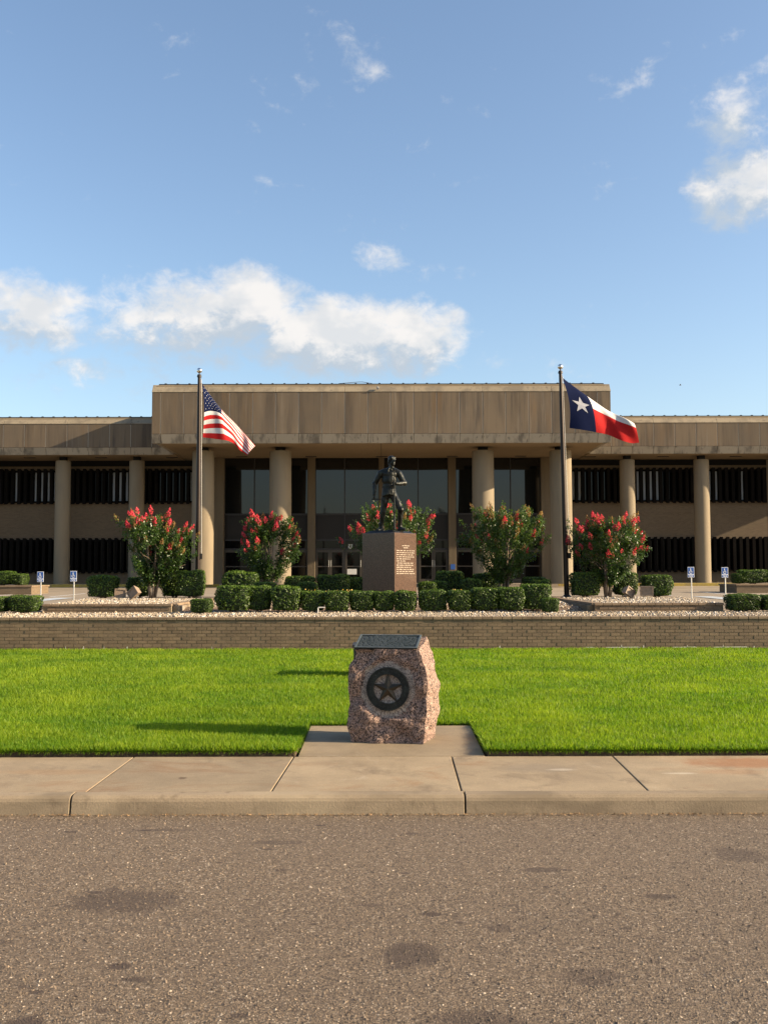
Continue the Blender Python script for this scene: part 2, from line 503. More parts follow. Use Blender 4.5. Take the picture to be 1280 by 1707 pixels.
def copy_piece(src, parent, at, name=None):
    c = src.copy()
    if name: c.name = name
    COL.objects.link(c)
    c.parent = parent
    at = Vector(at)
    c.location = at - (WLOC[parent.name] if parent else Vector())
    WLOC[c.name] = at
    return c


class MB:
    def __init__(s):
        s.v, s.f, s.m = [], [], []

    def add(s, vs, fs, mi=0):
        b = len(s.v)
        s.v += [tuple(v) for v in vs]
        s.f += [tuple(b + i for i in f) for f in fs]
        s.m += [mi] * len(fs)
        return s

    def box(s, x0, x1, y0, y1, z0, z1, mi=0, rot=None, at=(0, 0, 0)):
        vs = [(x, y, z) for z in (z0, z1) for y in (y0, y1) for x in (x0, x1)]
        if rot is not None:
            vs = [tuple(rot @ Vector(v) + Vector(at)) for v in vs]
        elif any(at):
            vs = [(a + at[0], b + at[1], c + at[2]) for a, b, c in vs]
        return s.add(vs, [(0, 2, 3, 1), (4, 5, 7, 6), (0, 1, 5, 4), (2, 6, 7, 3), (0, 4, 6, 2), (1, 3, 7, 5)], mi)

    def prism_x(s, prof, x0, x1, mi=0):
        """profile (y, z) points counter-clockwise seen from -x ... swept along x"""
        n = len(prof)
        vs = [(x0, y, z) for y, z in prof] + [(x1, y, z) for y, z in prof]
        fs = [(i, (i + 1) % n, n + (i + 1) % n, n + i) for i in range(n)]
        fs += [tuple(range(n - 1, -1, -1)), tuple(range(n, 2 * n))]
        return s.add(vs, fs, mi)

    def prism_y(s, prof, y0, y1, mi=0):
        n = len(prof)
        vs = [(x, y0, z) for x, z in prof] + [(x, y1, z) for x, z in prof]
        fs = [(i, (i + 1) % n, n + (i + 1) % n, n + i) for i in range(n)]
        fs += [tuple(range(n - 1, -1, -1)), tuple(range(n, 2 * n))]
        return s.add(vs, fs, mi)

    def tube(s, pts, rads, n=10, mi=0, caps=True):
        pts = [Vector(p) for p in pts]
        if not hasattr(rads, '__len__'):
            rads = [rads] * len(pts)
        b = len(s.v)
        up = None
        for i, p in enumerate(pts):
            t = (pts[min(i + 1, len(pts) - 1)] - pts[max(i - 1, 0)])
            t = t.normalized() if t.length > 1e-9 else Vector((0, 0, 1))
            a = (up if up is not None else (Vector((1, 0, 0)) if abs(t.x) < .8 else Vector((0, 1, 0))))
            a = (a - t * a.dot(t)).normalized()
            up = a
            c = t.cross(a)
            for k in range(n):
                an = 2 * math.pi * k / n
                s.v.append(tuple(p + (a * math.cos(an) + c * math.sin(an)) * rads[i]))
        for i in range(len(pts) - 1):
            for k in range(n):
                s.f.append((b + i * n + k, b + i * n + (k + 1) % n, b + (i + 1) * n + (k + 1) % n, b + (i + 1) * n + k)); s.m.append(mi)
        if caps:
            s.f.append(tuple(b + k for k in range(n - 1, -1, -1))); s.m.append(mi)
            e = b + (len(pts) - 1) * n
            s.f.append(tuple(e + k for k in range(n))); s.m.append(mi)
        return s

    def lathe(s, prof, c, n=24, mi=0):
        """prof: (r, z) from bottom to top; c: (x, y)"""
        b = len(s.v)
        for r, z in prof:
            for k in range(n):
                a = 2 * math.pi * k / n
                s.v.append((c[0] + r * math.cos(a), c[1] + r * math.sin(a), z))
        for i in range(len(prof) - 1):
            for k in range(n):
                s.f.append((b + i * n + k, b + i * n + (k + 1) % n, b + (i + 1) * n + (k + 1) % n, b + (i + 1) * n + k)); s.m.append(mi)
        s.f.append(tuple(b + k for k in range(n - 1, -1, -1))); s.m.append(mi)
        e = b + (len(prof) - 1) * n
        s.f.append(tuple(e + k for k in range(n))); s.m.append(mi)
        return s

    def ball(s, c, r, nu=16, nv=10, mi=0, rot=None):
        if not hasattr(r, '__len__'):
            r = (r, r, r)
        b = len(s.v)
        c = Vector(c)
        for j in range(nv + 1):
            th = math.pi * j / nv
            for k in range(nu):
                ph = 2 * math.pi * k / nu
                v = Vector((r[0] * math.sin(th) * math.cos(ph), r[1] * math.sin(th) * math.sin(ph), -r[2] * math.cos(th)))
                if rot is not None:
                    v = rot @ v
                s.v.append(tuple(c + v))
        for j in range(nv):
            for k in range(nu):
                s.f.append((b + j * nu + k, b + j * nu + (k + 1) % nu, b + (j + 1) * nu + (k + 1) % nu, b + (j + 1) * nu + k)); s.m.append(mi)
        return s

    def capsule(s, p, q, r0, r1, n=14, mi=0):
        p, q = Vector(p), Vector(q)
        d = (q - p).normalized()
        pts, rr = [], []
        for k in range(5):
            a = math.pi / 2 * (1 - k / 4)
            pts.append(p - d * r0 * math.sin(a)); rr.append(max(r0 * math.cos(a), r0 * .03))
        for k in range(5):
            a = math.pi / 2 * k / 4
            pts.append(q + d * r1 * math.sin(a)); rr.append(max(r1 * math.cos(a), r1 * .03))
        return s.tube(pts, rr, n, mi)

    def mesh(s, name, mats, origin, smooth=False):
        me = bpy.data.meshes.new(name)
        o = np.array(origin)
        me.from_pydata([tuple(np.array(v) - o) for v in s.v], [], s.f)
        for m in mats:
            me.materials.append(MATS[m])
        if len(mats) > 1:
            me.polygons.foreach_set('material_index', s.m)
        if smooth:
            me.polygons.foreach_set('use_smooth', [True] * len(me.polygons))
        me.update()
        return me

    def build(s, name, mats, parent=None, origin=None, smooth=False, bevel=0.0, auto=False):
        if isinstance(mats, str):
            mats = [mats]
        if origin is None:
            a = np.array(s.v)
            lo, hi = a.min(0), a.max(0)
            origin = ((lo[0] + hi[0]) / 2, (lo[1] + hi[1]) / 2, lo[2])
        me = s.mesh(name, mats, origin, smooth)
        o = bpy.data.objects.new(name, me)
        link(o, parent, origin)
        if bevel:
            bv = o.modifiers.new('bevel', 'BEVEL')
            bv.width = bevel; bv.segments = 2; bv.limit_method = 'ANGLE'
        if auto:
            md = o.modifiers.new('edges', 'EDGE_SPLIT')
            md.split_angle = R(35)
        return o


def soup(name, verts, nper, tint, mat, parent=None, origin=(0, 0, 0), at=None):
    """many small separate faces from a (N, nper, 3) array, with a per-face tint"""
    N = verts.shape[0]
    me = bpy.data.meshes.new(name)
    v = (verts - np.array(origin)).reshape(-1, 3).astype(np.float32)
    me.vertices.add(len(v)); me.vertices.foreach_set('co', v.ravel())
    me.loops.add(N * nper); me.loops.foreach_set('vertex_index', np.arange(N * nper, dtype=np.int32))
    me.polygons.add(N); me.polygons.foreach_set('loop_start', np.arange(0, N * nper, nper, dtype=np.int32))
    me.polygons.foreach_set('loop_total', np.full(N, nper, dtype=np.int32))
    at_ = me.attributes.new('tint', 'FLOAT', 'POINT')
    at_.data.foreach_set('value', np.repeat(tint, nper).astype(np.float32))
    me.materials.append(MATS[mat])
    me.update(calc_edges=True)
    o = bpy.data.objects.new(name, me)
    return link(o, parent, origin if at is None else at)


def leaf_quads(pos, nrm, length, width, jitter=.5, fold=None):
    """leaf-shaped quads (rhombs) at pos, lying roughly across nrm with random spin; returns (N,4,3)"""
    N = len(pos)
    n = nrm + rng.normal(0, jitter, (N, 3))
    n /= np.linalg.norm(n, axis=1, keepdims=True) + 1e-9
    a = rng.normal(0, 1, (N, 3))
    a -= n * (a * n).sum(1, keepdims=True)
    a /= np.linalg.norm(a, axis=1, keepdims=True) + 1e-9
    b = np.cross(n, a)
    L = (np.asarray(length) * np.ones(N))[:, None]; W = (np.asarray(width) * np.ones(N))[:, None]
    return np.stack([pos - a * L * .5, pos + b * W * .5 + a * L * .05, pos + a * L * .5, pos - b * W * .5 + a * L * .05], 1)


def structure(o):
    o['kind'] = 'structure'
    return o


# ------------------------------------------------------------------ ground, road, kerb, pavement
g = MB()
prof = [(-400, -.06), (20.12, -.06), (20.16, .55), (700, .55)]
for (y0, z0), (y1, z1) in zip(prof, prof[1:]):
    g.add([(-600, y0, z0), (600, y0, z0), (600, y1, z1), (-600, y1, z1)], [(0, 1, 2, 3)])
structure(g.build('ground', 'earth', origin=(0, 0, 0)))

g = MB()
nx, ny = 2, 40
ys = np.linspace(-9, 7.42, ny)
for i in range(ny - 1):
    def zz(y):
        return -.02 * max(0, (7.0 - y)) * 0 + .012 * math.exp(-((y - 3.5) / 3) ** 2) - .008
    g.add([(-90, ys[i], zz(ys[i])), (90, ys[i], zz(ys[i])), (90, ys[i + 1], zz(ys[i + 1])), (-90, ys[i + 1], zz(ys[i + 1]))], [(0, 1, 2, 3)])
structure(g.build('road', 'chip_seal', origin=(0, 0, 0)))

# kerb stones, with a rounded nose; sidewalk slabs slope up a little from the kerb
SW0, SW1, ZK, ZF = 7.535, 8.775, .128, .160
kerb = structure(empty('kerb', (0, 7.4, 0)))
KJ = [-13.7, -10.95, -8.2, -5.5, -2.24, .575, 3.35, 6.05, 8.8, 11.5, 14.2]
kp = [(7.375, -.05), (7.395, .085), (7.405, .106), (7.425, .122), (7.45, .127), (7.535, .128), (7.535, -.05)]
for a, b in zip(KJ, KJ[1:]):
    MB().prism_x(kp[::-1], a + .006, b - .006).build('kerb_stone', 'kerb_concrete', kerb, bevel=.004)
walk = structure(empty('pavement', (0, 8.2, 0)))
SJ = [(-2.168, -2.123), (-.824, -.768), (.56, .569), (1.917, 1.934)]
j0 = [-2.168 - 1.36 * k for k in range(9, 0, -1)] + [j[0] for j in SJ] + [1.917 + 1.36 * k for k in range(1, 10)]
j1 = [-2.123 - 1.36 * k for k in range(9, 0, -1)] + [j[1] for j in SJ] + [1.934 + 1.36 * k for k in range(1, 10)]
def slab(parent, name, q, z, mat='pavement_concrete', th=.12, bev=.006):
    b = MB()
    vs = [(x, y, zz) for (x, y), zz in zip(q, z)]
    b.add([(x, y, zz - th) for x, y, zz in vs] + vs, [(3, 2, 1, 0), (4, 5, 6, 7), (0, 1, 5, 4), (1, 2, 6, 5), (2, 3, 7, 6), (3, 0, 4, 7)])
    return b.build(name, mat, parent, bevel=bev)
for i in range(len(j0) - 1):
    dz = random.uniform(-.002, .002)
    slab(walk, 'paving_slab', [(j0[i] + .005, SW0 + .004), (j0[i + 1] - .005, SW0 + .004), (j1[i + 1] - .005, SW1), (j1[i] + .005, SW1)], [ZK - .001 + dz, ZK - .001 + dz, ZF + dz, ZF + dz])
PX0, PX1, PY1, PZ1 = -.735, .855, 10.30, .195
slab(walk, 'marker_pad', [(PX0, SW1 + .012), (PX1, SW1 + .012), (PX1, PY1), (PX0, PY1)], [ZF, ZF, PZ1, PZ1])
# soil line in the joints, between the slabs and under the grass edge
structure(MB().add([(-14, 7.43, .09), (14, 7.43, .09), (14, SW1 + .03, .128), (-14, SW1 + .03, .128)], [(0, 1, 2, 3)]).build('joint_soil', 'soil', origin=(0, 8, .09)))

# exposed stone chippings of the road surface and dry litter in the gutter
def chippings():
    N = 78000
    y = 3.0 + 4.37 * rng.uniform(0, 1, N) ** 1.25
    x = rng.uniform(-1, 1, N) * (y * .376 + .9)
    z = .012 * np.exp(-((y - 3.5) / 3) ** 2) - .008
    s_ = rng.lognormal(0, .3, N) * .0040
    o6 = np.array([(1, 0, 0), (0, 1, 0), (-1, 0, 0), (0, -1, 0), (0, 0, 1)], float)
    an = rng.uniform(0, 6.283, N); ca, sa = np.cos(an), np.sin(an)
    v = o6[None] * rng.uniform(.6, 1.25, (N, 5, 1)) * s_[:, None, None] * np.stack([rng.uniform(.8, 1.5, N), rng.uniform(.7, 1.2, N), rng.uniform(.5, .95, N)], 1)[:, None, :]
    v[:, 4, :2] += rng.normal(0, .35, (N, 2)) * s_[:, None]
    v = np.stack([v[..., 0] * ca[:, None] - v[..., 1] * sa[:, None], v[..., 0] * sa[:, None] + v[..., 1] * ca[:, None], v[..., 2]], -1)
    v += np.stack([x, y, z], 1)[:, None, :]
    tt = rng.uniform(0, 1, N) ** 1.2 * .93
    for sx, sy, hx, hy, amt in STAINS:
        r2 = ((x - sx) / hx) ** 2 + ((y - sy) / hy) ** 2
        tt = tt * (1 - amt * np.clip(1.5 - r2 + rng.normal(0, .35, N), 0, 1))
    tri = v[:, [[0, 1, 4], [1, 2, 4], [2, 3, 4], [3, 0, 4]], :].reshape(-1, 3, 3)
    o = soup('road_chippings', tri, 3, np.repeat(tt, 4), 'chipping')
    tag(o, 'brown and pale stone chippings bedded in the road surface', 'chippings', kind='stuff')
    N = 900
    x = np.concatenate([rng.uniform(-4, 4, N // 2), rng.choice([-2.2, -1.2, .4, 1.4, 2.1, 2.8, -.4], N - N // 2) + rng.normal(0, .22, N - N // 2)])
    y = 7.37 - np.abs(rng.normal(0, .025, N))
    p = np.stack([x, y, np.full(N, .004)], 1)
    q = leaf_quads(p, np.tile((0, -.2, 1.0), (N, 1)), rng.uniform(.008, .03, N), rng.uniform(.005, .014, N), .35)
    o = soup('leaf_litter', q, 4, rng.uniform(0, 1, N), 'dead_leaf')
    tag(o, 'dry brown leaf litter lying in the gutter against the kerb', 'leaves', kind='stuff')
chippings()

# ------------------------------------------------------------------ lawn
WALL_Y = 20.0
def lawn_z(x, y):
    t = (y - SW1) / (WALL_Y - SW1)
    return .202 + .041 * t + .012 * mnoise.noise(Vector((x * .45, y * .45, 0))) + .004 * mnoise.noise(Vector((x * 2, y * 2, 3)))
LX = 15.0
lg = MB()
def lawn_patch(x0, x1, y0, y1, nx, ny):
    b = len(lg.v)
    for j in range(ny + 1):
        for i in range(nx + 1):
            x = x0 + (x1 - x0) * i / nx; y = y0 + (y1 - y0) * j / ny
            lg.v.append((x, y, lawn_z(x, y)))
    for j in range(ny):
        for i in range(nx):
            a = b + j * (nx + 1) + i
            lg.f.append((a, a + 1, a + nx + 2, a + nx + 1)); lg.m.append(0)
E0, EP = SW1 + .03, .025
lawn_patch(-LX, PX0 - EP, E0, PY1 + EP, 60, 12)
lawn_patch(PX1 + EP, LX, E0, PY1 + EP, 60, 12)
lawn_patch(-LX, LX, PY1 + EP, WALL_Y, 120, 50)
# cut soil edge
def edge_strip(p, q, n):
    for i in range(n):
        a = Vector(p).lerp(Vector(q), i / n); c = Vector(p).lerp(Vector(q), (i + 1) / n)
        w = lambda v: (v.x + .008 * mnoise.noise(Vector((v.x * 9, v.y * 9, 1))), v.y + .008 * mnoise.noise(Vector((v.x * 9, v.y * 9, 7))))
        (ax, ay), (cx_, cy_) = w(a), w(c)
        lg.add([(ax, ay, .10), (cx_, cy_, .10), (c.x, c.y, lawn_z(c.x, c.y)), (a.x, a.y, lawn_z(a.x, a.y))], [(0, 1, 2, 3)], 1)
edge_strip((-LX, E0), (PX0 - EP, E0), 150); edge_strip((PX1 + EP, E0), (LX, E0), 150)
edge_strip((PX0 - EP, PY1 + EP), (PX0 - EP, E0), 20)
edge_strip((PX1 + EP, E0), (PX1 + EP, PY1 + EP), 20)
edge_strip((PX0 - EP, PY1 + EP), (PX1 + EP, PY1 + EP), 20)
structure(lg.build('lawn', ['lawn_soil', 'soil'], origin=(0, 9, .15)))

def grass():
    out, tints = [], []
    bands = [(E0, 9.4, 9000), (9.4, 10.4, 6500), (10.4, 11.8, 4600), (11.8, 13.5, 3300), (13.5, 15.5, 2500), (15.5, 17.8, 1900), (17.8, WALL_Y - .01, 1700)]
    for y0, y1, den in bands:
        hw = y1 * .376 + 1.6
        N = int(den * (y1 - y0) * 2 * hw)
        x = rng.uniform(-hw, hw, N); y = rng.uniform(y0, y1, N)
        keep = ~((x > PX0 - EP - .004) & (x < PX1 + EP + .004) & (y < PY1 + EP + .004))
        x, y = x[keep], y[keep]; N = len(x)
        t = (y - SW1) / (WALL_Y - SW1)
        lf = np.array([1.5 * mnoise.noise(Vector((a * .9, b * 1.3, 4))) + .9 * mnoise.noise(Vector((a * 3.1, b * 4.2, 9))) for a, b in zip(x, y)])
        z = .200 + .041 * t
        z = z + np.array([.012 * mnoise.noise(Vector((a * .45, b * .45, 0))) for a, b in zip(x[::1], y[::1])]) if N < 400000 else z
        h = rng.uniform(.032, .062, N) * (1 + .16 * lf)
        w = rng.uniform(.0035, .006, N) * (.75 + y / 14.0)
        an = rng.uniform(0, 2 * np.pi, N)
        lean = rng.normal(0, .022, (N, 2))
        base = np.stack([x, y, z - .012], 1)
        dx = np.stack([np.cos(an) * w, np.sin(an) * w, np.zeros(N)], 1)
        tip = base + np.stack([lean[:, 0], lean[:, 1], h + .012], 1)
        out.append(np.stack([base - dx, base + dx, tip], 1))
        tints.append(np.clip(rng.uniform(.05, .9, N) + .30 * lf, 0, 1))
    # fringe hanging over the cut edges
    def fringe(p, q, nrm, per_m):
        L = math.hypot(q[0] - p[0], q[1] - p[1]); N = int(L * per_m)
        s_ = rng.uniform(0, 1, N)
        x = p[0] + (q[0] - p[0]) * s_; y = p[1] + (q[1] - p[1]) * s_
        base = np.stack([x, y, np.full(N, .200)], 1)
        an = rng.uniform(0, 2 * np.pi, N); w = rng.uniform(.003, .005, N)
        dx = np.stack([np.cos(an) * w, np.sin(an) * w, np.zeros(N)], 1)
        o_ = np.abs(rng.normal(.0, .022, N))
        tip = base + np.stack([nrm[0] * o_ + rng.normal(0, .012, N), nrm[1] * o_ + rng.normal(0, .012, N), rng.uniform(-.032, .05, N)], 1)
        out.append(np.stack([base - dx, base + dx, tip], 1)); tints.append(rng.uniform(0, .7, N))
    fringe((-6, E0), (PX0 - EP, E0), (0, -1), 900); fringe((PX1 + EP, E0), (6, E0), (0, -1), 900)
    fringe((PX0 - EP, E0), (PX0 - EP, PY1 + EP), (1, 0), 700); fringe((PX1 + EP, E0), (PX1 + EP, PY1 + EP), (-1, 0), 700)
    fringe((PX0 - EP, PY1 + EP), (PX1 + EP, PY1 + EP), (0, -1), 700)
    v = np.concatenate(out); t = np.concatenate(tints)
    o = soup('grass', v, 3, t, 'grass_blade')
    tag(o, 'short bright green mown grass between pavement and brick wall', 'grass', kind='stuff')
grass()

# ------------------------------------------------------------------ brick retaining wall
wall = empty('retaining_wall', (0, WALL_Y + .1, WALL_Z0))
tag(wall, 'long low brown brick retaining wall along the back of the lawn', 'wall')
WX = 14.6
NC = 9
ZT = WALL_Z0 + NC * BH                       # underside of cap
MB().box(-WX, WX, WALL_Y + .0055, WALL_Y + .19, WALL_Z0 - .15, ZT, 0).build('mortar_core', 'mortar', wall)
bm = MB().box(-(BL - .011) / 2, (BL - .011) / 2, 0, .09, 0, BH - .010)
def brick_line(parent, x0, x1, y, z0, rows, keep):
    """bricks in running bond along x; those where keep(x, row) become pieces, the rest are returned"""
    rest = MB(); proto = None; n = 0
    for r in range(rows):
        k0 = int(math.floor(x0 / BL)) - 1
        for k in range(k0, int(x1 / BL) + 2):
            xc = (k + .5 + .5 * (r % 2)) * BL
            if xc - BL / 2 < x0 or xc + BL / 2 > x1: continue
            zc = z0 + r * BH + .005
            yy = y + random.uniform(-.003, .003)
            if keep(xc, r):
                if proto is None:
                    proto = MB().box(xc - (BL - .011) / 2, xc + (BL - .011) / 2, yy, yy + .09, zc, zc + BH - .010).build('brick', 'wall_brick', parent)
                else:
                    copy_piece(proto, parent, (xc, yy + .045, zc))
                n += 1
            else:
                rest.box(xc - (BL - .011) / 2, xc + (BL - .011) / 2, yy, yy + .09, zc, zc + BH - .010)
    return rest
rest = brick_line(wall, -WX, WX, WALL_Y, WALL_Z0, NC, lambda x, r: abs(x) < 3.1)
rest.build('brickwork', 'wall_brick', wall)['kind'] = 'stuff'
cp = None
k = 0
x = -WX
while x < WX:
    b0 = (x + .005, WALL_Y - .022 + random.uniform(-.002, .002), ZT + .004)
    if cp is None:
        cp = MB().box(b0[0], b0[0] + BL - .01, b0[1], b0[1] + .235, b0[2], b0[2] + .052).build('cap_brick', 'cap_brick', wall, bevel=.004)
    else:
        copy_piece(cp, wall, (b0[0] + (BL - .01) / 2, b0[1] + .1175, b0[2]))
    x += BL
CAPZ = ZT + .056
# white mineral marks at the foot of the wall
ef = MB()
for x in (-6.2, -5.85, -5.45, -5.0, -3.35, -1.95, 2.25, 4.62, 5.05, 5.9, 6.6, 7.2):
    w = random.uniform(.008, .02); h = random.uniform(.03, .07)
    ef.add([(x - w, WALL_Y - .004, WALL_Z0 + .03), (x + w, WALL_Y - .004, WALL_Z0 + .03), (x + w * .3, WALL_Y - .004, WALL_Z0 + .03 + h), (x - w * .2, WALL_Y - .004, WALL_Z0 + .03 + h)], [(0, 1, 2, 3)])
for x0, x1 in ((3.9, 4.1), (4.3, 5.0), (5.6, 6.1), (6.4, 7.1)):
    ef.add([(x0, WALL_Y - .004, WALL_Z0 + .035), (x1, WALL_Y - .004, WALL_Z0 + .035), (x1 - .05, WALL_Y - .004, WALL_Z0 + .055), (x0 + .04, WALL_Y - .004, WALL_Z0 + .05)], [(0, 1, 2, 3)])
ef.build('mineral_stain', 'white_mark', wall)

# ------------------------------------------------------------------ planting bed, raised islands, parking lot
def sheet(name, mat, xs, prof, skirt=None):
    b = MB()
    for (y0, z0), (y1, z1) in zip(prof, prof[1:]):
        b.add([(xs[0], y0, z0), (xs[1], y0, z0), (xs[1], y1, z1), (xs[0], y1, z1)], [(0, 1, 2, 3)])
    if skirt is not None:
        for x in xs:
            for (y0, z0), (y1, z1) in zip(prof, prof[1:]):
                b.add([(x, y0, skirt), (x, y1, skirt), (x, y1, z1), (x, y0, z0)], [(0, 1, 2, 3)])
        y, z = prof[-1]
        b.add([(xs[0], y, skirt), (xs[1], y, skirt), (xs[1], y, z), (xs[0], y, z)], [(0, 1, 2, 3)])
    return structure(b.build(name, mat, origin=((xs[0] + xs[1]) / 2, prof[0][0], prof[0][1])))
GZ = CAPZ - .018
sheet('gravel_bed', 'gravel_base', (-WX, WX), [(WALL_Y + .2, GZ), (24.2, GZ + .01)], .5)
sheet('planting_bed', 'mulch', (-4.62, 4.58), [(22.9, GZ - .02), (23.6, .955), (25.5, 1.0), (34.0, 1.0)], .6)
LOT = [(24.0, .835), (30, .80), (38, .785), (47, .88), (56.0, 1.05)]
sheet('parking_lot', 'lot_concrete', (-70, 70), LOT)
def lot_z(y):
    return float(np.interp(y, [p[0] for p in LOT], [p[1] for p in LOT]))
# painted access aisle and pale ramp edges
for sx in (-1, 1):
    q = [(12.1 * sx, 36.2), (12.9 * sx, 36.2), (13.0 * sx, 40.5), (12.2 * sx, 40.5)]
    structure(MB().add([(x, y, lot_z(y) + .006) for x, y in (q if sx > 0 else q[::-1])], [(0, 1, 2, 3)]).build('access_aisle', 'painted_patch'))
for y in (41.5,):
    for x in np.arange(-22, 23, 2.8):
        if abs(x) < 9: continue
        structure(MB().add([(x, y, lot_z(y) + .005), (x + .1, y, lot_z(y) + .005), (x + .1, 46.5, lot_z(46.5) + .005), (x, 46.5, lot_z(46.5) + .005)], [(0, 1, 2, 3)]).build('bay_line', 'sign_white'))

def island(sx, x_in, x_out, x_back):
    """raised brick-edged bed: front at y 22.5, inner side running straight back"""
    name = 'raised_bed'
    rt = empty(name, (sx * (x_in + x_out) / 2, 22.6, GZ))
    tag(rt, 'low raised gravel bed with brick edging %s' % ('beside the striped flag' if sx < 0 else 'beside the flag with the lone star'), 'planter', 'raised gravel beds')
    top = GZ + .155
    xa, xb = sorted((sx * x_in, sx * x_out))
    MB().box(xa + .01, xb - .01, 22.51, 22.62, GZ - .1, top).build('mortar_core', 'mortar', rt)
    xs_ = sx * x_in
    MB().box(min(xs_, xs_ - sx * .11) + .006, max(xs_, xs_ - sx * .11) + .006 if sx > 0 else max(xs_, xs_ - sx * .11) - .006, 22.63, 30.5, GZ - .1, top).build('mortar_core', 'mortar', rt)
    proto = pc = None
    # front courses
    for r in range(2):
        for k in range(int((xb - xa) / BL)):
            xc = xa + .01 + (k + .5) * BL + (.5 * BL if r % 2 else 0)
            if xc + BL / 2 > xb: continue
            p = (xc, 22.5 + .045, GZ + r * .066 + .006)
            if proto is None:
                proto = MB().box(xc - .0905, xc + .0905, 22.5, 22.59, p[2], p[2] + .056).build('brick', 'wall_brick', rt)
            else:
                copy_piece(proto, rt, p)
    n = int(round((xb - xa) / BL)); w = (xb - xa) / n
    for k in range(n):
        p = (xa + (k + .5) * w, 22.48 + .11, top + .003)
        if pc is None:
            pc = MB().box(p[0] - w / 2 + .005, p[0] + w / 2 - .005, 22.48, 22.70, p[2], p[2] + .052).build('cap_brick', 'cap_brick', rt, bevel=.004)
        else:
            copy_piece(pc, rt, p)
    # inner side
    sp = sc = None
    xo = xs_ + sx * .0
    for r in range(2):
        for k in range(34):
            p = (xo + sx * .045 - sx * .002, 22.72 + (k + .5 + .5 * (r % 2)) * BL, GZ + r * .066 + .006)
            if p[1] > 29.4: continue
            if sp is None:
                sp = MB().box(p[0] - .045, p[0] + .045, p[1] - .0905, p[1] + .0905, p[2], p[2] + .056).build('brick', 'wall_brick', rt)
            else:
                copy_piece(sp, rt, p)
    for k in range(35):
        p = (xo + sx * .085, 22.71 + (k + .5) * BL, top + .003)
        if sc is None:
            sc = MB().box(p[0] - .105, p[0] + .105, p[1] - BL / 2 + .005, p[1] + BL / 2 - .005, p[2], p[2] + .052).build('cap_brick', 'cap_brick', rt, bevel=.004)
        else:
            copy_piece(sc, rt, p)
    # gravel bed surface
    s_ = MB()
    z0, z1 = top + .02, top + .035
    q = [(sx * (x_in + .17), 22.69), (sx * x_out, 22.69), (sx * x_back, 31.0), (sx * (x_in + .17), 31.0)]
    if sx > 0: pass
    else: q = q[::-1]
    s_.add([(x, y, z0 if y < 23 else z1) for x, y in q] + [(x, y, .5) for x, y in q], [(0, 1, 2, 3), (0, 4, 5, 1), (1, 5, 6, 2), (2, 6, 7, 3), (3, 7, 4, 0)])
    s_.build('bed_surface', 'gravel_base', rt)
    return z0
ISZ = island(-1, 4.66, 7.50, 8.6)
island(1, 4.62, 7.46, 8.6)

def stones(name, N, sampler, size, label, parent=None):
    ph = (1 + 5 ** .5) / 2
    iv = np.array([(-1, ph, 0), (1, ph, 0), (-1, -ph, 0), (1, -ph, 0), (0, -1, ph), (0, 1, ph), (0, -1, -ph), (0, 1, -ph), (ph, 0, -1), (ph, 0, 1), (-ph, 0, -1), (-ph, 0, 1)], float)
    iv /= np.linalg.norm(iv[0])
    fs = np.array([(0, 11, 5), (0, 5, 1), (0, 1, 7), (0, 7, 10), (0, 10, 11), (1, 5, 9), (5, 11, 4), (11, 10, 2), (10, 7, 6), (7, 1, 8), (3, 9, 4), (3, 4, 2), (3, 2, 6), (3, 6, 8), (3, 8, 9), (4, 9, 5), (2, 4, 11), (6, 2, 10), (8, 6, 7), (9, 8, 1)])
    pos = sampler(N); N = len(pos)
    q = rng.normal(0, 1, (N, 4)); q /= np.linalg.norm(q, axis=1, keepdims=True)
    w, x, y, z = q.T
    Rm = np.stack([np.stack([1 - 2 * (y * y + z * z), 2 * (x * y - w * z), 2 * (x * z + w * y)], -1), np.stack([2 * (x * y + w * z), 1 - 2 * (x * x + z * z), 2 * (y * z - w * x)], -1), np.stack([2 * (x * z - w * y), 2 * (y * z + w * x), 1 - 2 * (x * x + y * y)], -1)], 1)
    sc = rng.lognormal(0, .35, N)[:, None] * size * rng.uniform(.55, 1.1, (N, 3))
    jit = iv[None] * rng.uniform(.8, 1.2, (N, 12, 1))
    v = np.einsum('nij,nkj->nki', Rm, jit * sc[:, None, :])
    v[:, :, 2] *= .75
    v += pos[:, None, :]
    me = bpy.data.meshes.new(name)
    F = (fs[None] + (np.arange(N) * 12)[:, None, None]).reshape(-1, 3)
    me.vertices.add(N * 12); me.vertices.foreach_set('co', v.reshape(-1).astype(np.float32))
    me.loops.add(F.size); me.loops.foreach_set('vertex_index', F.ravel().astype(np.int32))
    me.polygons.add(len(F)); me.polygons.foreach_set('loop_start', np.arange(0, F.size, 3, dtype=np.int32)); me.polygons.foreach_set('loop_total', np.full(len(F), 3, dtype=np.int32))
    a = me.attributes.new('tint', 'FLOAT', 'POINT'); a.data.foreach_set('value', np.repeat(rng.uniform(0, 1, N), 12).astype(np.float32))
    me.materials.append(MATS['gravel_stone']); me.update(calc_edges=True)
    o = bpy.data.objects.new(name, me); link(o, parent)
    return tag(o, label, 'gravel', kind='stuff')
def s_front(N):
    y = WALL_Y + .24 + rng.uniform(0, 1, N) ** 1.2 * 2.5
    x = rng.uniform(-1, 1, N) * np.minimum(y * .376 + 2.2, 14)
    return np.stack([x, y, np.full(N, GZ + .006) + rng.uniform(-.004, .02, N)], 1)
stones('gravel', 22000, s_front, .0175, 'pale cream gravel strip behind the brick wall cap')
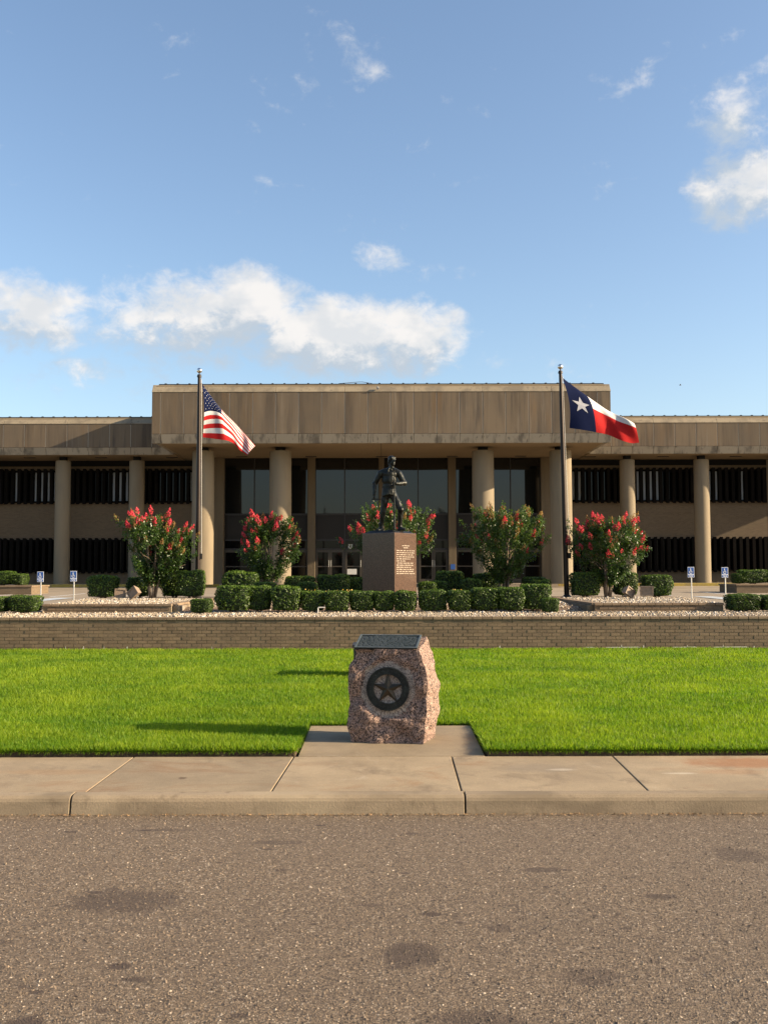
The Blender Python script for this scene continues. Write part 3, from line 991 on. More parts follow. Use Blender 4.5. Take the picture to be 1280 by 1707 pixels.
def s_isle(sx):
    def f(N):
        y = 22.75 + rng.uniform(0, 1, N) * 5.6
        x = sx * rng.uniform(4.9, 7.45 + (y - 22.7) * .13)
        return np.stack([x, y, ISZ + .014 + rng.uniform(-.004, .014, N)], 1)
    return f
stones('gravel', 7500, s_isle(-1), .020, 'pale cream gravel on the raised bed by the striped flag')
stones('gravel', 7500, s_isle(1), .020, 'pale cream gravel on the raised bed by the lone star flag')
def s_mid(N):
    y = rng.uniform(22.7, 27.5, N); x = rng.uniform(-4.5, 4.45, N)
    z = np.interp(y, [22.9, 23.6, 25.5, 34], [GZ - .01, .957, 1.002, 1.002])
    return np.stack([x, y, np.maximum(z, GZ) + .006], 1)
stones('gravel', 2600, s_mid, .024, 'scattered pale stones on dark mulch around the statue plinth')

# ------------------------------------------------------------------ granite marker
def star_pts(c, r, n=5, inner=.382, rot=math.pi / 2):
    return [(c[0] + (r if k % 2 == 0 else r * inner) * math.cos(rot + k * math.pi / n), c[1] + (r if k % 2 == 0 else r * inner) * math.sin(rot + k * math.pi / n)) for k in range(2 * n)]


def word_marks(mb, width, rows, put, seed, wl=(.02, .07), gap=.014, hgt=.6, indent=None):
    """rows of small raised word-sized marks; put(u, v, du, dv) adds one, v counted down from the top"""
    rr = random.Random(seed)
    for i in range(rows):
        x0, x1 = (0, width) if indent is None else indent(i)
        u = x0
        while u < x1 - wl[0]:
            w = min(rr.uniform(*wl), x1 - u)
            put(u, i, w, hgt)
            u += w + gap


MX, MY, MZ = .062, 9.36, .175       # front bottom of the marker
def marker():
    rt = empty('granite_marker', (MX, MY + .25, MZ))
    tag(rt, 'rough pink granite historical marker with bronze star and plaque on concrete pad', 'monument')
    n = 44
    verts, faces, idx = [], [], {}
    def left(t, d):     # t height 0..1, d depth 0..1
        return -.345 - .02 * math.sin(t * 3.0) - .015 * d + (.048 * max(0, (t - .72) / .28) ** 1.5) + .03 * d * t
    def right(t, d):
        bulge = .055 * math.sin(min(1, t * 1.15 + .12) * math.pi) ** .8
        return .345 + .03 * math.sin(t * 2.6) - .065 * max(0, (t - .68) / .32) ** 1.3 + d * (.045 + bulge)
    def shape(a, b, c):
        """a,b,c in 0..1: across, depth, height"""
        d = b
        top = .83 + .115 * min(1, d / .72) - .05 * max(0, (d - .72) / .28)
        z = c * top
        t = c
        dd = min(1, d / .45)
        x = left(t, dd) + (right(t, dd) - left(t, dd)) * a
        if d > .5:
            x *= 1 - .12 * (d - .5) ** 1.5
        y = d * .52 + .02 * c * (1 - d)
        return Vector((x * .955, y, z))
    def disp(p, nrm, f):
        q = p * 3.2
        k = mnoise.fractal(q + Vector((3, 1, 2)), .9, 2.1, 5) * .026
        # chiselled facets
        cv = mnoise.voronoi(p * 7.0 + Vector((1, 5, 2)))[0]
        k += (cv[0] - .35) * -.05
        # larger broken faces
        bv = mnoise.voronoi(p * 3.1 + Vector((4, 2, 7)))[0]
        k += (bv[1] - bv[0] - .25) * .035
        k += mnoise.noise(p * 28) * .0045
        return k
    ctr = Vector((.012, 0, .487))
    key = lambda i, j, k_: (i, j, k_)
    def vid(i, j, k_):
        kk = key(i, j, k_)
        if kk in idx: return idx[kk]
        a, b, c = i / n, j / n, k_ / n
        p = shape(a, b, c)
        nr = Vector((0, 0, 0))
        if i == 0: nr.x -= 1
        if i == n: nr.x += 1
        if j == 0: nr.y -= 1
        if j == n: nr.y += 1
        if k_ == n: nr.z += 1
        if k_ == 0: nr.z -= .0
        if nr.length > 0: nr.normalize()
        amp = 1.0
        if k_ == n: amp = .22
        if j == 0:
            rad = math.hypot(p.x - ctr.x, p.z - ctr.z)
            amp *= min(1, max(0, (rad - .25) / .06))
            # the field around the disc is cut slightly back
        dv = disp(p, nr, 0) * amp
        if j == 0:
            rad = math.hypot(p.x - ctr.x, p.z - ctr.z)
            rough_edge = .05 * mnoise.noise(p * 6)
            s_ = min(1, max(0, (rad - .24 - rough_edge) / .045))
            dv += .030 * s_ - .006
        p = p + nr * dv
        if k_ == 0: p.z = 0
        idx[kk] = len(verts)
        verts.append((p.x + MX, p.y + MY, p.z + MZ))
        return idx[kk]
    for u in range(n):
        for w in range(n):
            faces.append((vid(u, 0, w), vid(u + 1, 0, w), vid(u + 1, 0, w + 1), vid(u, 0, w + 1)))
            faces.append((vid(u + 1, n, w), vid(u, n, w), vid(u, n, w + 1), vid(u + 1, n, w + 1)))
            faces.append((vid(0, u + 1, w), vid(0, u, w), vid(0, u, w + 1), vid(0, u + 1, w + 1)))
            faces.append((vid(n, u, w), vid(n, u + 1, w), vid(n, u + 1, w + 1), vid(n, u, w + 1)))
            faces.append((vid(u, w, n), vid(u + 1, w, n), vid(u + 1, w + 1, n), vid(u, w + 1, n)))
    b = MB(); b.add(verts, faces)
    # dressed (cut) field around the disc takes the smoother grey granite
    for i, f in enumerate(b.f):
        c = np.mean([b.v[k] for k in f], axis=0)
        if f and abs(c[1] - MY) < .06 and math.hypot(c[0] - MX - ctr.x, c[2] - MZ - ctr.z) < .25 + .05 * mnoise.noise(Vector((c[0] * 6, 0, c[2] * 6))):
            b.m[i] = 1
    st = b.build('stone', ['pink_granite', 'dressed_granite'], rt, origin=(MX, MY + .25, MZ))
    # bronze disc: ring with raised rims, star
    cx, cz, yf = MX + ctr.x, MZ + ctr.z, MY + .012
    def ring(mb, r0, r1, y0, y1, n=64):
        for k in range(n):
            a0, a1 = 2 * math.pi * k / n, 2 * math.pi * (k + 1) / n
            P = lambda r, a, y: (cx + r * math.cos(a), y, cz + r * math.sin(a))
            mb.add([P(r0, a0, y0), P(r0, a1, y0), P(r1, a1, y0), P(r1, a0, y0), P(r0, a0, y1), P(r0, a1, y1), P(r1, a1, y1), P(r1, a0, y1)],
                   [(3, 2, 1, 0), (2, 3, 7, 6), (0, 1, 5, 4)])
    em = empty('star_emblem', (cx, yf, cz), rt)
    m = MB(); ring(m, .138, .194, yf - .020, yf + .02); ring(m, .186, .196, yf - .028, yf + .02); ring(m, .132, .142, yf - .026, yf + .02)
    m.build('ring', 'ring_bronze', em)
    m = MB()
    for k in range(26):
        a = 2 * math.pi * (k + .5) / 26
        rot = Matrix.Rotation(-a, 3, 'Y')
        m.box(-.010, .010, -.004, 0, -.0022, .0022, rot=rot, at=(cx + .165 * math.cos(a), yf - .020, cz + .165 * math.sin(a)))
        m.box(-.002, .002, -.004, 0, -.010, .010, rot=rot, at=(cx + (.160 + .008 * (k % 2)) * math.cos(a + .05), yf - .020, cz + (.160 + .008 * (k % 2)) * math.sin(a + .05)))
    m.build('ring_lettering', 'marker_bronze', em)
    pts = star_pts((cx, cz), .142)
    m = MB()
    m.add([(x, yf - .008, z) for x, z in pts] + [(cx, yf - .030, cz)] + [(x, yf + .02, z) for x, z in pts],
          [((k + 1) % 10, k, 10) for k in range(10)] + [(k, (k + 1) % 10, 11 + (k + 1) % 10, 11 + k) for k in range(10)])
    m.build('star', 'star_bronze', em)
    # plaque on the sloping top
    ang = math.atan2(.115, .375)
    rot = Matrix.Rotation(ang, 3, 'X')
    o = Vector((MX - .012, MY + .028, MZ + .846))
    pw, pd = .585, .335
    pq = empty('plaque', tuple(o), rt)
    m = MB().box(-pw / 2, pw / 2, 0, pd, 0, .010, rot=rot, at=o)
    m.build('plate', 'marker_bronze', pq, bevel=.003)
    m = MB()
    for x0, x1, y0, y1 in ((-pw / 2, pw / 2, 0, .018), (-pw / 2, pw / 2, pd - .018, pd), (-pw / 2, -pw / 2 + .018, .018, pd - .018), (pw / 2 - .018, pw / 2, .018, pd - .018)):
        m.box(x0, x1, y0, y1, .0105, .017, rot=rot, at=o)
    m.build('rim', 'plaque_relief', pq)
    m = MB()
    rr = random.Random(3)
    def put(u, i, w, h):
        y1 = pd - .034 - i * .0275
        # each word as a row of letter strokes
        k = 0.0
        while k < w - .004:
            lw = rr.uniform(.004, .0075)
            m.box(-pw / 2 + .03 + u + k, -pw / 2 + .03 + u + k + lw, y1 - .015, y1, .0105, .0165, rot=rot, at=o)
            k += lw + .0035
    word_marks(m, pw - .06, 10, put, 11, (.02, .075), .013, indent=lambda i: ((.12, .42) if i == 0 else (0, pw - .06 - (.1 if i == 9 else .0))))
    m.build('lettering', 'plaque_relief', pq)
    rt.rotation_euler.z = R(-9.5)
marker()

# ------------------------------------------------------------------ plinth and statue
PLC = Vector((.150, 27.62, 1.0))
PA = R(-35.0)
PS = 1.055
PTOP = 2.815
def plinth():
    rt = empty('statue_plinth', (PLC.x, PLC.y, 1.0))
    tag(rt, 'tall polished red granite plinth with white inscription under the bronze statue', 'plinth')
    # rotate so that one corner looks at the street, the narrower right face turned to the sun
    rot = Matrix.Rotation(PA, 3, 'Z')
    h = PS / 2
    MB().box(-h, h, -h, h, -.1, PTOP - 1.0, rot=rot, at=PLC).build('block', 'plinth_granite', rt, bevel=.012)
    m = MB()
    rr = random.Random(9)
    face = Matrix.Rotation(PA, 3, 'Z')
    # right face of the plinth: local x = +h, runs along local y
    def put(u, i, w, hh):
        z = 1.0 + 1.47 - i * .0555 - (.02 if i > 1 else 0)
        k = 0.0
        while k < w - .01:
            lw = rr.uniform(.012, .022)
            m.box(h + .0005, h + .003, -h + u + k, -h + u + k + lw, -.009, .010 + rr.choice((0, .004)), rot=face, at=(PLC.x, PLC.y, z))
            k += lw + .009
    ends = [.97, .98, .90, .92, .84, .52, .93, .93, .86, .92, .96, .99]
    word_marks(m, PS, 14, put, 21, (.05, .16), .03, indent=lambda i: ((.36, .70) if i == 0 else (.42, .64) if i == 1 else (.09 if i != 6 + 2 else .13, ends[i - 2])))
    m.build('inscription', 'inscription', rt)
plinth()


def statue():
    o = Vector((.161, 27.56, PTOP))
    rt = empty('bronze_statue', tuple(o))
    tag(rt, 'dark bronze statue of a bareheaded frontiersman standing with long rifle on plinth', 'statue')
    bz = .075
    b = MB()
    # uneven bronze ground plate, turned like the plinth
    rot = Matrix.Rotation(PA, 3, 'Z')
    n = 14
    gp = MB()
    for j in range(n + 1):
        for i in range(n + 1):
            x, y = -.46 + .92 * i / n, -.46 + .92 * j / n
            e = min(i, n - i, j, n - j)
            z = (bz - .01 + .02 * mnoise.noise(Vector((x * 4, y * 4, 0)))) if e > 0 else 0.002
            sh = 1.0 if e > 0 else 1.02
            gp.v.append(tuple(rot @ Vector((x * sh, y * sh, 0)) + Vector((-.01, .06, z)) + o))
    for j in range(n):
        for i in range(n):
            a = j * (n + 1) + i
            gp.f.append((a, a + 1, a + n + 2, a + n + 1)); gp.m.append(0)
    gp.build('ground_plate', 'bronze', rt, smooth=False)
    P = lambda x, y, z: Vector((x, y, z + .03))
    # legs (his right = viewer's left)
    hipL, kneeL, ankL = P(-.105, .02, 1.02), P(-.185, .03, .56), P(-.235, .10, .15)
    hipR, kneeR, ankR = P(.085, -.01, 1.02), P(.295, -.13, .60), P(.275, -.03, .16)
    b.capsule(hipL, kneeL, .115, .080); b.capsule(kneeL, ankL, .078, .056)
    b.capsule(hipR, kneeR, .118, .082); b.capsule(kneeR, ankR, .080, .058)
    b.ball(kneeR + Vector((.0, -.02, 0)), (.085, .088, .09)); b.ball(kneeL, (.080, .085, .09))
    b.ball(kneeL.lerp(ankL, .35) + Vector((0, .03, 0)), (.070, .075, .13)); b.ball(kneeR.lerp(ankR, .35) + Vector((0, .03, 0)), (.072, .078, .13))
    # boots
    def boot(a, yaw):
        r = Matrix.Rotation(yaw, 3, 'Z')
        b.capsule(a + Vector((0, 0, .08)), a + Vector((0, 0, -.05)), .066, .062)
        b.ball(a + r @ Vector((0, -.02, -.065)), (.058, .095, .055), rot=r)
        b.ball(a + r @ Vector((0, -.13, -.085)), (.056, .10, .038), rot=r)
        b.box(-.045, .045, -.03, .08, -.125, -.07, rot=r, at=a)
        b.box(-.048, .048, -.20, -.05, -.122, -.085, rot=r, at=a)
    boot(ankL, R(-28)); boot(ankR, R(38))
    # hips, hunting shirt and torso
    b.ball(P(-.02, .01, 1.08), (.185, .135, .15))
    b.ball(P(-.015, 0, 1.24), (.178, .128, .16))
    b.ball(P(-.01, 0, 1.42), (.205, .142, .20))
    b.ball(P(.0, .01, 1.56), (.222, .140, .15))
    b.capsule(P(-.175, .01, 1.60), P(.175, .02, 1.60), .092, .092)
    for sx in (-1, 1):
        b.capsule(P(.045 + .03 * sx, .02, 1.735), P(.215 * sx, .015, 1.615), .052, .085)
        # skirt of the shirt, flaring over the hips
    for k in range(24):
        a = 2 * math.pi * k / 24
        b.capsule(P(-.02 + .135 * math.cos(a), .0 + .095 * math.sin(a), 1.20), P(-.02 + .178 * math.cos(a), .0 + .135 * math.sin(a), 1.005 + .02 * math.sin(3 * a)), .048, .030, 8)
    # arm hanging (viewer's left)
    shL, elL, wrL = P(-.25, .02, 1.595), P(-.405, .06, 1.32), P(-.425, -.03, 1.02)
    b.capsule(shL, elL, .092, .072); b.capsule(elL, wrL, .074, .046)
    b.ball(elL, (.078, .08, .08))
    # hand with fingers round a hat brim
    hd = wrL + Vector((.0, -.01, -.07))
    b.ball(hd, (.032, .048, .058))
    for k, (dy, L) in enumerate(((-.036, .062), (-.012, .072), (.012, .070), (.034, .056))):
        p0 = hd + Vector((-.004, dy, -.035)); p1 = p0 + Vector((.006, -.004, -L * .55)); p2 = p1 + Vector((.024, .004, -L * .38))
        b.capsule(p0, p1, .0125, .0115, 8); b.capsule(p1, p2, .0115, .009, 8)
    b.capsule(hd + Vector((.012, -.045, .015)), hd + Vector((.030, -.060, -.035)), .013, .011, 8)
    # bent arm (viewer's right), hand on the muzzle in front of the belt
    shR, elR, wrR = P(.247, .02, 1.595), P(.392, -.02, 1.335), P(.205, -.245, 1.295)
    b.capsule(shR, elR, .094, .074); b.capsule(elR, wrR, .076, .047)
    b.ball(elR, (.08, .085, .082))
    hr = P(.155, -.285, 1.30)
    b.ball(hr, (.056, .034, .044))
    for k, (dz, L) in enumerate(((.038, .062), (.013, .07), (-.012, .068), (-.035, .055))):
        p0 = hr + Vector((-.035, -.015, dz)); p1 = p0 + Vector((-.026, -.030, 0)); p2 = p1 + Vector((-.026, .012, 0)); 
        b.capsule(p0, p1, .0125, .0115, 8); b.capsule(p1, p2, .0115, .0095, 8)
    b.capsule(hr + Vector((-.015, -.02, .045)), hr + Vector((-.04, -.045, .085)), .013, .011, 8)
    # neck and head, turned to the viewer's right
    nk = P(.045, .01, 1.74)
    b.capsule(P(.03, .02, 1.66), P(.058, .0, 1.84), .070, .062)
    hy = Matrix.Rotation(R(38), 3, 'Z')
    hc = P(.066, -.005, 1.945)
    H = lambda x, y, z: hc + hy @ Vector((x, y, z))
    b.ball(H(0, .012, .035), (.083, .103, .098), rot=hy)              # skull
    b.ball(H(0, -.022, -.035), (.066, .078, .098), rot=hy)            # face
    b.ball(H(0, -.055, -.105), (.042, .042, .034), rot=hy)            # chin
    b.capsule(H(-.052, -.02, -.075), H(.052, -.02, -.075), .03, .03)  # jaw
    b.capsule(H(-.05, -.080, .030), H(.05, -.080, .030), .017, .017)  # brow
    b.capsule(H(0, -.094, .022), H(0, -.124, -.028), .012, .017)      # nose
    b.capsule(H(-.024, -.096, -.064), H(.024, -.096, -.064), .011, .011)   # mouth
    for sx in (-1, 1):
        b.ball(H(.079 * sx, .012, -.01), (.014, .026, .036), rot=hy)  # ears
        b.ball(H(.036 * sx, -.070, -.022), (.022, .02, .02), rot=hy)  # cheeks
    # hair, swept back and long at the nape
    b.ball(H(0, .035, .060), (.093, .105, .085), rot=hy)
    b.ball(H(0, .075, -.03), (.085, .062, .10), rot=hy)
    b.ball(H(0, .075, -.105), (.078, .05, .065), rot=hy)
    for sx in (-1, 1):
        b.capsule(H(.055 * sx, -.055, .078), H(.082 * sx, .03, .0), .026, .03)
    # collar points
    for sx in (-1, 1):
        b.capsule(P(.045 + .055 * sx, -.075, 1.735), P(.05 + .10 * sx, -.115, 1.655), .022, .012, 8)
    for i in range(len(b.v)):
        b.v[i] = tuple(Vector(b.v[i]) + o)
    me = b.mesh('figure_raw', ['bronze'], tuple(o))
    raw = bpy.data.objects.new('figure_raw', me)
    COL.objects.link(raw)
    rm = raw.modifiers.new('r', 'REMESH'); rm.mode = 'VOXEL'; rm.voxel_size = .0095
    sm = raw.modifiers.new('s', 'SMOOTH'); sm.factor = .5; sm.iterations = 5
    dg = bpy.context.evaluated_depsgraph_get()
    fm = bpy.data.meshes.new_from_object(raw.evaluated_get(dg))
    bpy.data.objects.remove(raw)
    # cloth folds
    co = np.empty(len(fm.vertices) * 3, np.float32); fm.vertices.foreach_get('co', co); co = co.reshape(-1, 3)
    no = np.empty(len(fm.vertices) * 3, np.float32); fm.vertices.foreach_get('normal', no); no = no.reshape(-1, 3)
    for i in range(len(co)):
        x, y, z = co[i]
        if z > 1.78 or z < .2: continue
        f = mnoise.fractal(Vector((x * 9 + z * 3, y * 9, z * 5)), 1.0, 2.0, 3)
        co[i] += no[i] * .012 * f
    fm.vertices.foreach_set('co', co.ravel())
    fm.polygons.foreach_set('use_smooth', [True] * len(fm.polygons))
    fm.materials.clear(); fm.materials.append(MATS['bronze'])
    fig = bpy.data.objects.new('figure', fm)
    link(fig, rt, tuple(o))
    # belt, rifle
    m = MB()
    q = 28
    for k in range(q):
        a0, a1 = 2 * math.pi * k / q, 2 * math.pi * (k + 1) / q
        P2 = lambda a, s_, z: tuple(o + Vector((-.015 + .190 * s_ * math.cos(a), .0 + .140 * s_ * math.sin(a), z)))
        m.add([P2(a0, 1, 1.225), P2(a1, 1, 1.225), P2(a1, 1, 1.275), P2(a0, 1, 1.275), P2(a0, .9, 1.225), P2(a1, .9, 1.225), P2(a1, .9, 1.275), P2(a0, .9, 1.275)], [(0, 1, 2, 3), (3, 2, 6, 7), (1, 0, 4, 5)])
    m.box(-.05, .01, -.152, -.134, 1.222, 1.282, at=o)
    m.build('belt', 'bronze', rt)
    rf = empty('long_rifle', tuple(o + Vector((.118, -.335, bz))), rt)
    B = lambda x, y, z: tuple(o + Vector((x, y, z)))
    MB().tube([B(.122, -.335, .62), B(.118, -.335, 1.50)], [.017, .0145], 8).build('barrel', 'bronze', rf)
    MB().tube([B(.124, -.335, bz), B(.124, -.335, .10), B(.123, -.333, .34), B(.122, -.322, .46), B(.121, -.318, .62), B(.119, -.318, 1.36)], [.030, .036, .028, .021, .023, .015], 8).build('stock', 'bronze', rf)
    MB().tube([B(.123, -.36, .52), B(.135, -.375, .56), B(.13, -.36, .60)], .012, 6).build('lock', 'bronze', rf)
    return rt
statue()
# short knife held low in the hanging hand
def knife():
    c = Vector((.161 - .425, 27.53, PTOP + .925))
    m = MB().box(-.06, .05, -.012, .012, -.014, .014, at=c)
    m.prism_y([(.05, -.02), (.17, -.016), (.215, .008), (.05, .018)], -.004, .004)
    m.v[8:] = [tuple(Vector(v) + c) for v in m.v[8:]]
    k = m.build('knife', 'bronze')
    tag(k, 'short bronze knife gripped in the statue\'s hanging hand', 'knife')
knife()

# ------------------------------------------------------------------ flagpoles and flags
def flagpole(base, top, label):
    base, top = Vector(base), Vector(top)
    rt = empty('flagpole', tuple(base))
    tag(rt, label, 'flagpole', 'bronze-coloured flagpoles')
    L = lambda t: tuple(base.lerp(top, t))
    MB().tube([L(0), L(.3), L(.7), L(.985)], [.075, .072, .058, .046], 16).build('pole', 'pole_metal', rt, smooth=True, auto=True)
    MB().tube([L(.985), L(.990), L(.997)], [.066, .066, .05], 16).build('truck', 'dark_metal', rt)
    t = base.lerp(top, 1.0)
    MB().tube([tuple(t - Vector((0, 0, .03))), tuple(t + Vector((0, 0, .05)))], .016, 8).build('spindle', 'dark_metal', rt)
    MB().ball(t + Vector((0, 0, .095)), .078).build('ball_finial', 'silver', rt, smooth=True)
    sx = .09
    MB().tube([tuple(base + Vector((sx + .02, -.03, 1.2))), tuple(base.lerp(top, .5) + Vector((sx, -.02, 0))), tuple(base.lerp(top, .975) + Vector((sx * .7, 0, 0)))], .007, 6).build('halyard', 'rope', rt)
    MB().box(sx - .04, sx + .04, -.05, -.02, 1.12, 1.28, at=base).build('cleat', 'dark_metal', rt)
    MB().lathe([(.16, 0), (.16, .03), (.11, .06), (.085, .09)], (base.x, base.y)).build('base_flange', 'dark_metal', rt).location.z = 0
    return rt
flagpole((-5.281, 29.0, 1.03), (-5.285, 29.0, 7.47), 'dark flagpole with silver ball carrying the striped flag')
flagpole((5.175, 29.0, 1.03), (5.072, 29.0, 7.56), 'slightly leaning dark flagpole carrying the flag with the lone star')

K = 29.0 / 1700.0 * 1.005


class Flag:
    def __init__(s, at, Tp, Bp, pw, bow, depth, ripple, ph):
        s.at = Vector(at); s.T, s.B, s.pw, s.bow, s.depth, s.rip, s.ph = Tp, Bp, pw, bow, depth, ripple, ph

    def crv(s, tab, u):
        us = [t[0] for t in tab]
        out = []
        for c in (1, 2):
            ys = [t[c] for t in tab]
            # monotone-ish smooth interpolation
            i = max(0, min(len(us) - 2, int(np.searchsorted(us, u) - 1)))
            h = us[i + 1] - us[i]; t = (u - us[i]) / h
            def slope(k):
                if k == 0: return (ys[1] - ys[0]) / (us[1] - us[0])
                if k == len(us) - 1: return (ys[-1] - ys[-2]) / (us[-1] - us[-2])
                return (ys[k + 1] - ys[k - 1]) / (us[k + 1] - us[k - 1])
            m0, m1 = slope(i) * h, slope(i + 1) * h
            out.append((2 * t ** 3 - 3 * t ** 2 + 1) * ys[i] + (t ** 3 - 2 * t ** 2 + t) * m0 + (-2 * t ** 3 + 3 * t ** 2) * ys[i + 1] + (t ** 3 - t ** 2) * m1)
        return out

    def __call__(s, u, v):
        a, b = s.crv(s.T, u), s.crv(s.B, u)
        p = float(np.interp(u, [q[0] for q in s.pw], [q[1] for q in s.pw]))
        w = v ** p
        x = a[0] + (b[0] - a[0]) * w + s.bow * math.sin(math.pi * v) * (1 - u)
        z = a[1] + (b[1] - a[1]) * w
        y = s.depth * math.sin(min(1, u * 1.1) * math.pi * .9) * (1 - v) ** 1.3
        y += s.rip * u ** .6 * math.sin(2 * math.pi * (1.35 * u + .28 * v) + s.ph) + s.rip * .35 * u * math.sin(2 * math.pi * (3.1 * u - .7 * v) + 1.0)
        return s.at + Vector((x * K, y, -z * K))

    def nrm(s, u, v):
        e = .01
        du = s(min(1, u + e), v) - s(max(0, u - e), v); dv = s(u, min(1, v + e)) - s(u, max(0, v - e))
        return du.cross(dv).normalized()


def flag_mesh(F, name, label, mats, pick, nu, nv, hoist):
    rt = empty(name, tuple(F.at))
    tag(rt, label, 'flag')
    m = MB()
    for j in range(nv + 1):
        for i in range(nu + 1):
            m.v.append(tuple(F(i / nu, j / nv)))
    for j in range(nv):
        for i in range(nu):
            a = j * (nu + 1) + i
            m.f.append((a, a + 1, a + nu + 2, a + nu + 1)); m.m.append(pick((i + .5) / nu, (j + .5) / nv))
    return rt, m


def stars(F, rt, spots, name):
    m = MB()
    for u, v, ru, rv in spots:
        for sd in (-1, 1):
            c0 = F(u, v) + F.nrm(u, v) * .006 * sd
            pts = star_pts((0, 0), 1.0)
            ring = []
            for x, y in pts:
                uu, vv = min(1, max(0, u + x * ru)), min(1, max(0, v - y * rv))
                ring.append(F(uu, vv) + F.nrm(uu, vv) * .006 * sd)
            m.add([tuple(c0)] + [tuple(p) for p in ring], [(0, 1 + k, 1 + (k + 1) % 10) if sd < 0 else (0, 1 + (k + 1) % 10, 1 + k) for k in range(10)])
    m.build(name, 'flag_star', rt)


F1 = Flag((-5.205, 29.0, 7.18), [(0, 0, 0), (.4, 29, 40), (.65, 53, 64), (1, 88, 103)], [(0, 2, 90), (.3, 30, 94), (.55, 50, 98), (.75, 62, 110), (1, 77, 121)],
          [(0, 1.0), (.2, 1.7), (.4, 2.6), (.7, 1.7), (1, 1.2)], 3, .42, .09, .4)
def pick1(u, v):
    if u < .4 and v < 7 / 13: return 2
    return 1 if int(v * 13) % 2 == 0 else 0
rt, m = flag_mesh(F1, 'striped_flag', 'red and white striped flag with starred blue corner drooping from a pole', None, pick1, 60, 39, 0)
m.build('cloth', ['flag_white', 'flag_red', 'flag_navy'], rt, origin=tuple(F1.at), smooth=True)
sp = []
for r in range(9):
    for c in range(6 if r % 2 == 0 else 5):
        sp.append(((c + .5 + (.0 if r % 2 == 0 else .5)) * .4 / 6, (r + 1) / 10 * 7 / 13, .0095, .0155))
stars(F1, rt, sp, 'star_field')

F2 = Flag((5.115, 29.0, 7.355), [(0, 0, 0), (.33, 43, 29), (.6, 72, 48), (1, 120, 78)], [(0, 11.5, 86), (.33, 56, 93), (.55, 79, 98), (.75, 98, 108), (.9, 115, 112), (1, 127, 111)],
          [(0, 1.0), (.33, 1.45), (1, 2.0)], 6, .30, .085, 2.2)
rt, m = flag_mesh(F2, 'lone_star_flag', 'red white and blue flag with a single large white star', None, lambda u, v: 2 if u < 1 / 3 else (0 if v < .5 else 1), 60, 40, 0)
m.build('cloth', ['flag_white', 'flag_red', 'flag_navy'], rt, origin=tuple(F2.at), smooth=True)
stars(F2, rt, [(1 / 6, .5, .19 / 1.5, .19)], 'star')

# ------------------------------------------------------------------ clipped shrubs
def hedge_mesh(seed, round_=.22, N=2600):
    """unit shrub, 1 m wide, deep and high, clipped to a soft box; scaled on placing"""
    r = np.random.default_rng(seed)
    def surf(n):
        face = r.choice(5, n, p=[.3, .19, .19, .16, .16])
        u, v = r.uniform(-1, 1, n), r.uniform(-1, 1, n)
        p = np.zeros((n, 3)); nr = np.zeros((n, 3))
        for f, (ax, sg) in enumerate(((2, 1), (1, -1), (1, 1), (0, 1), (0, -1))):
            k = face == f
            o = [a for a in range(3) if a != ax]
            p[k, ax] = sg; p[k, o[0]] = u[k]; p[k, o[1]] = v[k]; nr[k, ax] = sg
        # soften corners
        e = np.abs(p) ** 6
        s_ = e.sum(1, keepdims=True) ** (1 / 6)
        q = p / s_
        nr = np.sign(q) * np.abs(q) ** 5; nr /= np.linalg.norm(nr, axis=1, keepdims=True)
        return q, nr
    q, nr = surf(N)
    lump = 1 + .05 * np.sin(q[:, 0] * 4 + seed) * np.cos(q[:, 2] * 5 + seed * 2) + .03 * np.sin(q[:, 1] * 7 + seed)
    dep = 1 - np.abs(r.normal(0, .045, N))
    p = q * (lump * dep)[:, None] + r.normal(0, .012, (N, 3))
    # narrower towards the foot
    tp = .86 + .14 * np.clip((p[:, 2] + 1) / .9, 0, 1)
    p[:, 0] *= tp; p[:, 1] *= tp
    p = p * .5; p[:, 2] += .5
    p[:, 2] = .06 + p[:, 2] * .94
    global rng
    keep = rng; rng = r
    lq = leaf_quads(p, nr, r.uniform(.05, .085, N), r.uniform(.035, .06, N), .55)
    rng = keep
    # sunlit tops put into the tint: leaves on top are lighter
    t = np.clip(r.uniform(0, .8, N) + .75 * (p[:, 2] > .92) * r.uniform(.2, 1, N), 0, 1)
    return lq, t
HEDGE = []
for s_ in range(5):
    lq, t = hedge_mesh(s_ + 3)
    o = soup('foliage', lq, 4, t, 'hedge_leaf')
    HEDGE.append(o.data)
    bpy.data.objects.remove(o)
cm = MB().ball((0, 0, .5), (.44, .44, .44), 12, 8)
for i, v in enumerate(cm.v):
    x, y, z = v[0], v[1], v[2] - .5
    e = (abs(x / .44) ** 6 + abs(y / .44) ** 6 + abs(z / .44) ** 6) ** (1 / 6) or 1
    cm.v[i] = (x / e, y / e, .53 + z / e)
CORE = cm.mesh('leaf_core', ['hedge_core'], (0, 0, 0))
sm_ = MB()
for k in range(6):
    a = k * 1.05
    sm_.tube([(0.05 * math.cos(a), .05 * math.sin(a), -.06), (.12 * math.cos(a), .12 * math.sin(a), .12), (.3 * math.cos(a), .3 * math.sin(a), .3)], [.022, .018, .012], 5)
STEM = sm_.mesh('stem', ['bark'], (0, 0, 0))
def shrub(x, y, z, w, d, h, label, group, rz=0.0):
    rt = empty('clipped_shrub', (x, y, z))
    tag(rt, label, 'shrub', group)
    if rz == 0: rz = random.choice((0, math.pi)) + random.uniform(-.06, .06)
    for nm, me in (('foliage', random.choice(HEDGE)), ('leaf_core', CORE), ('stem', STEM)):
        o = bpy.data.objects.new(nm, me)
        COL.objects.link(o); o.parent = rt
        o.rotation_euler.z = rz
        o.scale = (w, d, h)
    return rt
